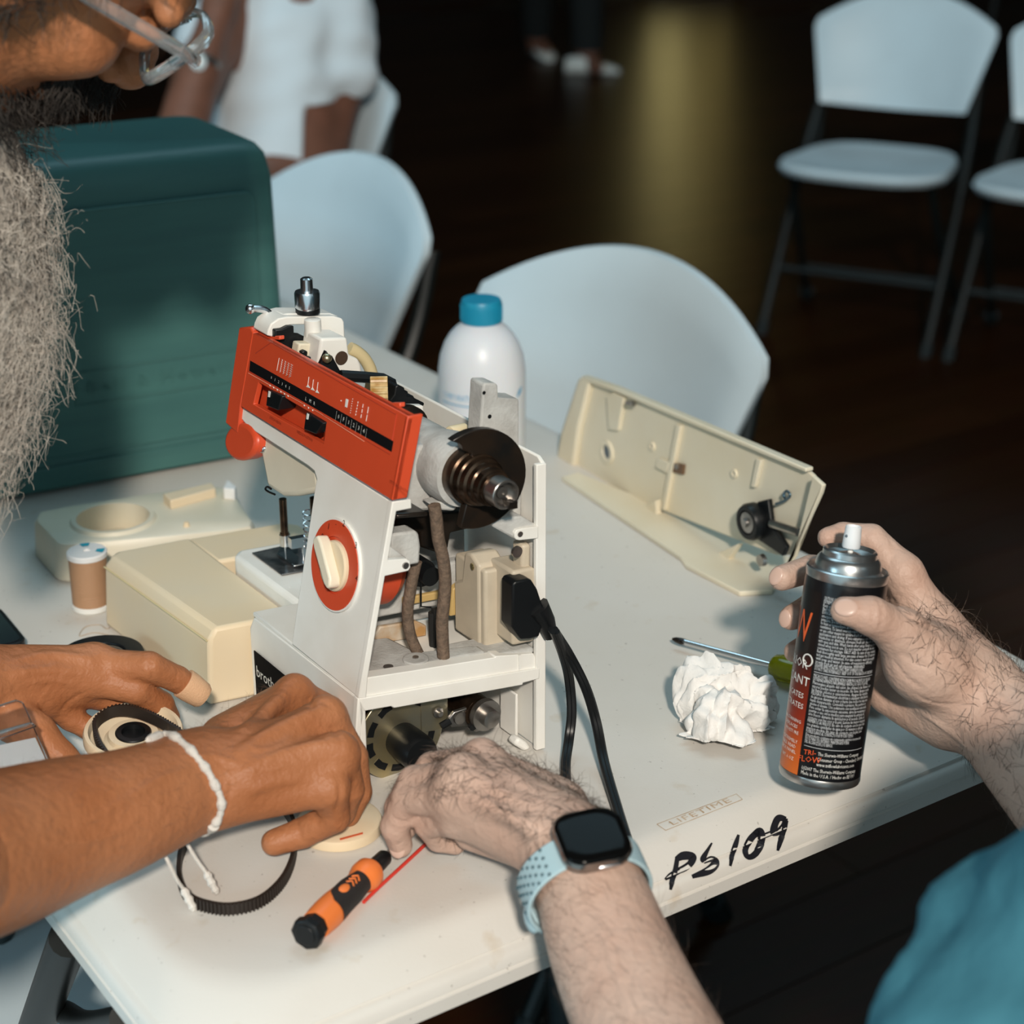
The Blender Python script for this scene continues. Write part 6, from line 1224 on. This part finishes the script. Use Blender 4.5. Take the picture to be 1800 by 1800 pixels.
# ------------------------------------------------------------------ the seated person in the white shirt
DC = 3.60
def body_C():
    j = lambda x, y, r, d=DC: JD(x, y, d, r)
    pts = [j(480, 300, 110), j(470, -230, 90), j(300, 230, 40), (np.array([-.62, 3.6, .5]), .1), (np.array([-.95, 3.15, .05]), .08), j(640, 290, 50), j(250, 100, 40)]
    s = SDF(*bounds(pts, .07), .009)
    s.chain('b', [j(490, 330, 106), j(495, 180, 108), j(500, 40, 112)], .04); s.cap('b', *(q[0] for q in (j(415, 0, 50), j(585, 0, 50))), .06, .06, .04)
    s.cap('b', j(470, 20, 1)[0], j(440, -60, 1)[0], .055, .055, .03); s.ell('b', j(430, -150, 1)[0], (.080, .095, .115), k=.02); s.cap('b', j(395, -135, 1)[0], j(385, -130, 1)[0], .014, .016, .01)
    s.chain('b', [j(588, 10, 52), j(590, 150, 48), j(560, 300, 42)], .02); s.chain('b', [j(560, 300, 42), j(430, 330, 34, 3.4)], .02)
    s.chain('b', [j(415, 20, 50, 3.52), j(350, 130, 44, 3.42), j(318, 235, 40, 3.36)], .02); s.chain('b', [j(318, 235, 40, 3.36), j(350, 120, 32, 3.38), j(385, 10, 27, 3.42)], .02)
    s.chain('b', [j(385, 10, 30, 3.42), j(400, -40, 30, 3.44)], .02)
    for k in range(4): s.chain('b', [j(395 - 6*k, -35, 11, 3.43 + .012*k), j(402 - 4*k, -75, 10, 3.44 + .012*k), j(412 - 4*k, -100, 9, 3.45 + .012*k)], .004)
    s.chain('b', [j(375, -5, 12, 3.40), j(372, -40, 11, 3.39), j(380, -65, 10, 3.39)], .004)
    for q in (-1, 1):
        hip = np.array([-.50 + q*.09, 3.62, .53]); kn = hip + np.array([-.22, -.38, .0]); ft = kn + np.array([.02, .05, -.46]); s.chain('b', [(hip, .085), (kn, .062), (ft, .042)], .02); s.cap('b', ft + [0, 0, -.02], ft + [-.08, -.13, -.03], .038, .03, .02)
    s.cap('b', j(490, 330, 1)[0], np.array([-.50, 3.62, .55]), .13, .125, .05)
    return s.mesh('b')
C_ = thing('person', (-.50, 3.62, 0), 'seated person in a white T-shirt resting the face on one hand', 'person')
VC, FC = body_C(); np_object('body', [(VC, FC)], skinC, C_)
white_cloth = mat('white_cotton', (.62, .66, .69), .9, bump=.3, bscale=120)
def shirt_C():
    j = lambda x, y, r, d=DC: JD(x, y, d, r); pts = [j(480, 330, 130), j(500, -20, 130), j(640, 160, 70), j(330, 90, 60)]
    s = SDF(*bounds(pts, .06), .008); s.chain('b', [j(488, 330, 112), j(495, 180, 114), j(500, 55, 120)], .04); s.cap('b', j(412, 15, 1)[0], j(588, 10, 1)[0], .066, .070, .05)
    s.chain('b', [j(588, 15, 62), j(600, 130, 66)], .03); s.chain('b', [j(412, 20, 56, 3.54), j(360, 75, 52, 3.48)], .03); s.cap('b', j(490, 330, 1)[0], np.array([-.50, 3.62, .60]), .138, .14, .05)
    s.noise('b', .003, 38, 5)
    f = s.f['b']; X, Y, Z = np.meshgrid(*s.ax, indexing='ij', sparse=True); s.f['b'] = np.maximum(f, (j(600, 168, 1)[0][2] - Z)*(X > j(545, 0, 1)[0][0] - 0) - .05*(X <= j(545, 0, 1)[0][0])).astype(np.float32)
    return s.mesh('b')
np_object('shirt', [shirt_C()], white_cloth, C_)
np_object('trousers', [shell_of(VC, FC, lambda V: (V[:, 2] < .66) & (V[:, 2] > .09), .008)], dark_cloth, C_)
np_object('shoes', [shell_of(VC, FC, lambda V: V[:, 2] < .10, .010)], blackp, C_)
np_object('hair', [shell_of(VC, FC, lambda V: (V[:, 2] > JD(430, -165, DC, 1)[0][2]) | ((V[:, 2] > JD(430, -95, DC, 1)[0][2]) & (V[:, 0] > JD(432, 0, DC, 1)[0][0])), .014)], mat('black_hair', (.01, .008, .007), .7), C_)
wq = JD(352, 112, 3.38, 34); wax = unit(JD(385, 10, 3.42, 1)[0] - JD(318, 235, 3.36, 1)[0])
cw = thing('wrist_watch', wq[0], 'small silver watch on the wrist of the seated person', 'watch')
P('watch_band', steel, cw, lambda b: b.lathe([(-.008, wq[1]*1.02), (-.006, wq[1]*1.08), (.006, wq[1]*1.08), (.008, wq[1]*1.02)], wq[0], wax, 24))
P('watch_dial', mat('pale_dial', (.6, .65, .65), .2), cw, lambda b: b.lathe([(wq[1]*1.0, .014), (wq[1]*1.25, .014), (wq[1]*1.28, .012)], wq[0], unit(np.array([.1, -1, .2])), 20))

# ------------------------------------------------------------------ the dark figure far behind, white shoes
f1, f2 = onfloor(952, 104), onfloor(1040, 132)
D_ = thing('person', ((f1[0]+f2[0])/2, (f1[1]+f2[1])/2 + .1, 0), 'person in black trousers and white shoes far back on the dark floor', 'person')
def body_D():
    hp_ = np.array([(f1[0]+f2[0])/2 - .05, f2[1] + .25, .95]); pts = [(hp_, .2), (hp_ + [0, 0, .8], .15), (f1, .08), (f2, .08), (hp_ + [.3, 0, .3], .1), (hp_ - [.3, 0, -.3], .1)]
    s = SDF(*bounds(pts, .06), .016)
    for f, q in ((f1, -1), (f2, 1)): s.chain('b', [(hp_ + [q*.09, 0, 0], .10), (on_line(hp_ + [q*.1, 0, 0], f + TW*.1, .5), .075), (f + [-.02, .05, .10], .060)], .03); s.cap('b', f + [-.02, .04, .05], f + [.02, -.05, .045], .04, .036, .02)
    s.cap('b', hp_, hp_ + [0, 0, .45], .14, .16, .05); s.cap('b', hp_ + [-.17, 0, .45], hp_ + [.17, 0, .45], .07, .07, .05); s.cap('b', hp_ + [0, 0, .5], hp_ + [0, 0, .62], .055, .055, .03); s.ell('b', hp_ + [0, 0, .72], (.08, .095, .115), k=.02)
    for q in (-1, 1): s.chain('b', [(hp_ + [q*.20, 0, .44], .055), (hp_ + [q*.26, 0, .16], .045), (hp_ + [q*.24, -.12, -.06], .035), (hp_ + [q*.23, -.16, -.14], .04)], .02)
    return s.mesh('b')
VD, FD = body_D(); np_object('body', [(VD, FD)], skinC, D_)
np_object('clothes', [shell_of(VD, FD, lambda V: (V[:, 2] > .10) & (V[:, 2] < 1.45), .012)], mat('black_cloth', (.008, .010, .010), .9), D_)
def shoe(f, ang):
    d = np.array([math.cos(ang), math.sin(ang), 0]); n = np.array([-d[1], d[0], 0])
    def g(b):
        rings = []
        for t, w_, h_ in ((-.125, .022, .05), (-.12, .033, .075), (-.06, .038, .085), (0, .040, .075), (.06, .045, .050), (.10, .042, .040), (.128, .028, .028), (.135, .012, .02)):
            rings.append([f + d*t + n*w_*c + TW*(.004 + h_*.5 + h_*.5*s_) for c, s_ in ((math.cos(a), math.sin(a)) for a in np.linspace(0, 2*math.pi, 14, endpoint=False))])
        b.loft(rings)
    return g
shw = mat('white_shoe_leather', (.78, .78, .74), .5)
P('shoe', shw, D_, shoe(f1, -1.25), smooth=1); P('shoe', shw, D_, shoe(f2, -.10), smooth=1)
# ------------------------------------------------------------------ second table far right
t2 = thing('folding_table', (2.35, 6.2, 0), 'grey table at the far right edge behind the folding chairs', 'table')
P('tabletop', mat('grey_table_plastic', (.22, .25, .27), .5, var=.1, vscale=6), t2, lambda b: b.prism([np.array([2.35, 6.2, .70]) + TU*x + TV*y for x, y in rrect(.76, 1.8, .05, 5)], TW*.04), bevel=.006)
for x in (-.3, .3):
    for y in (-.7, .7): P('leg', black_metal, t2, lambda b: b.tube([np.array([2.35, 6.2, .70]) + TU*x + TV*y, np.array([2.35, 6.2, 0]) + TU*x + TV*(y*1.08)], .014, 10))
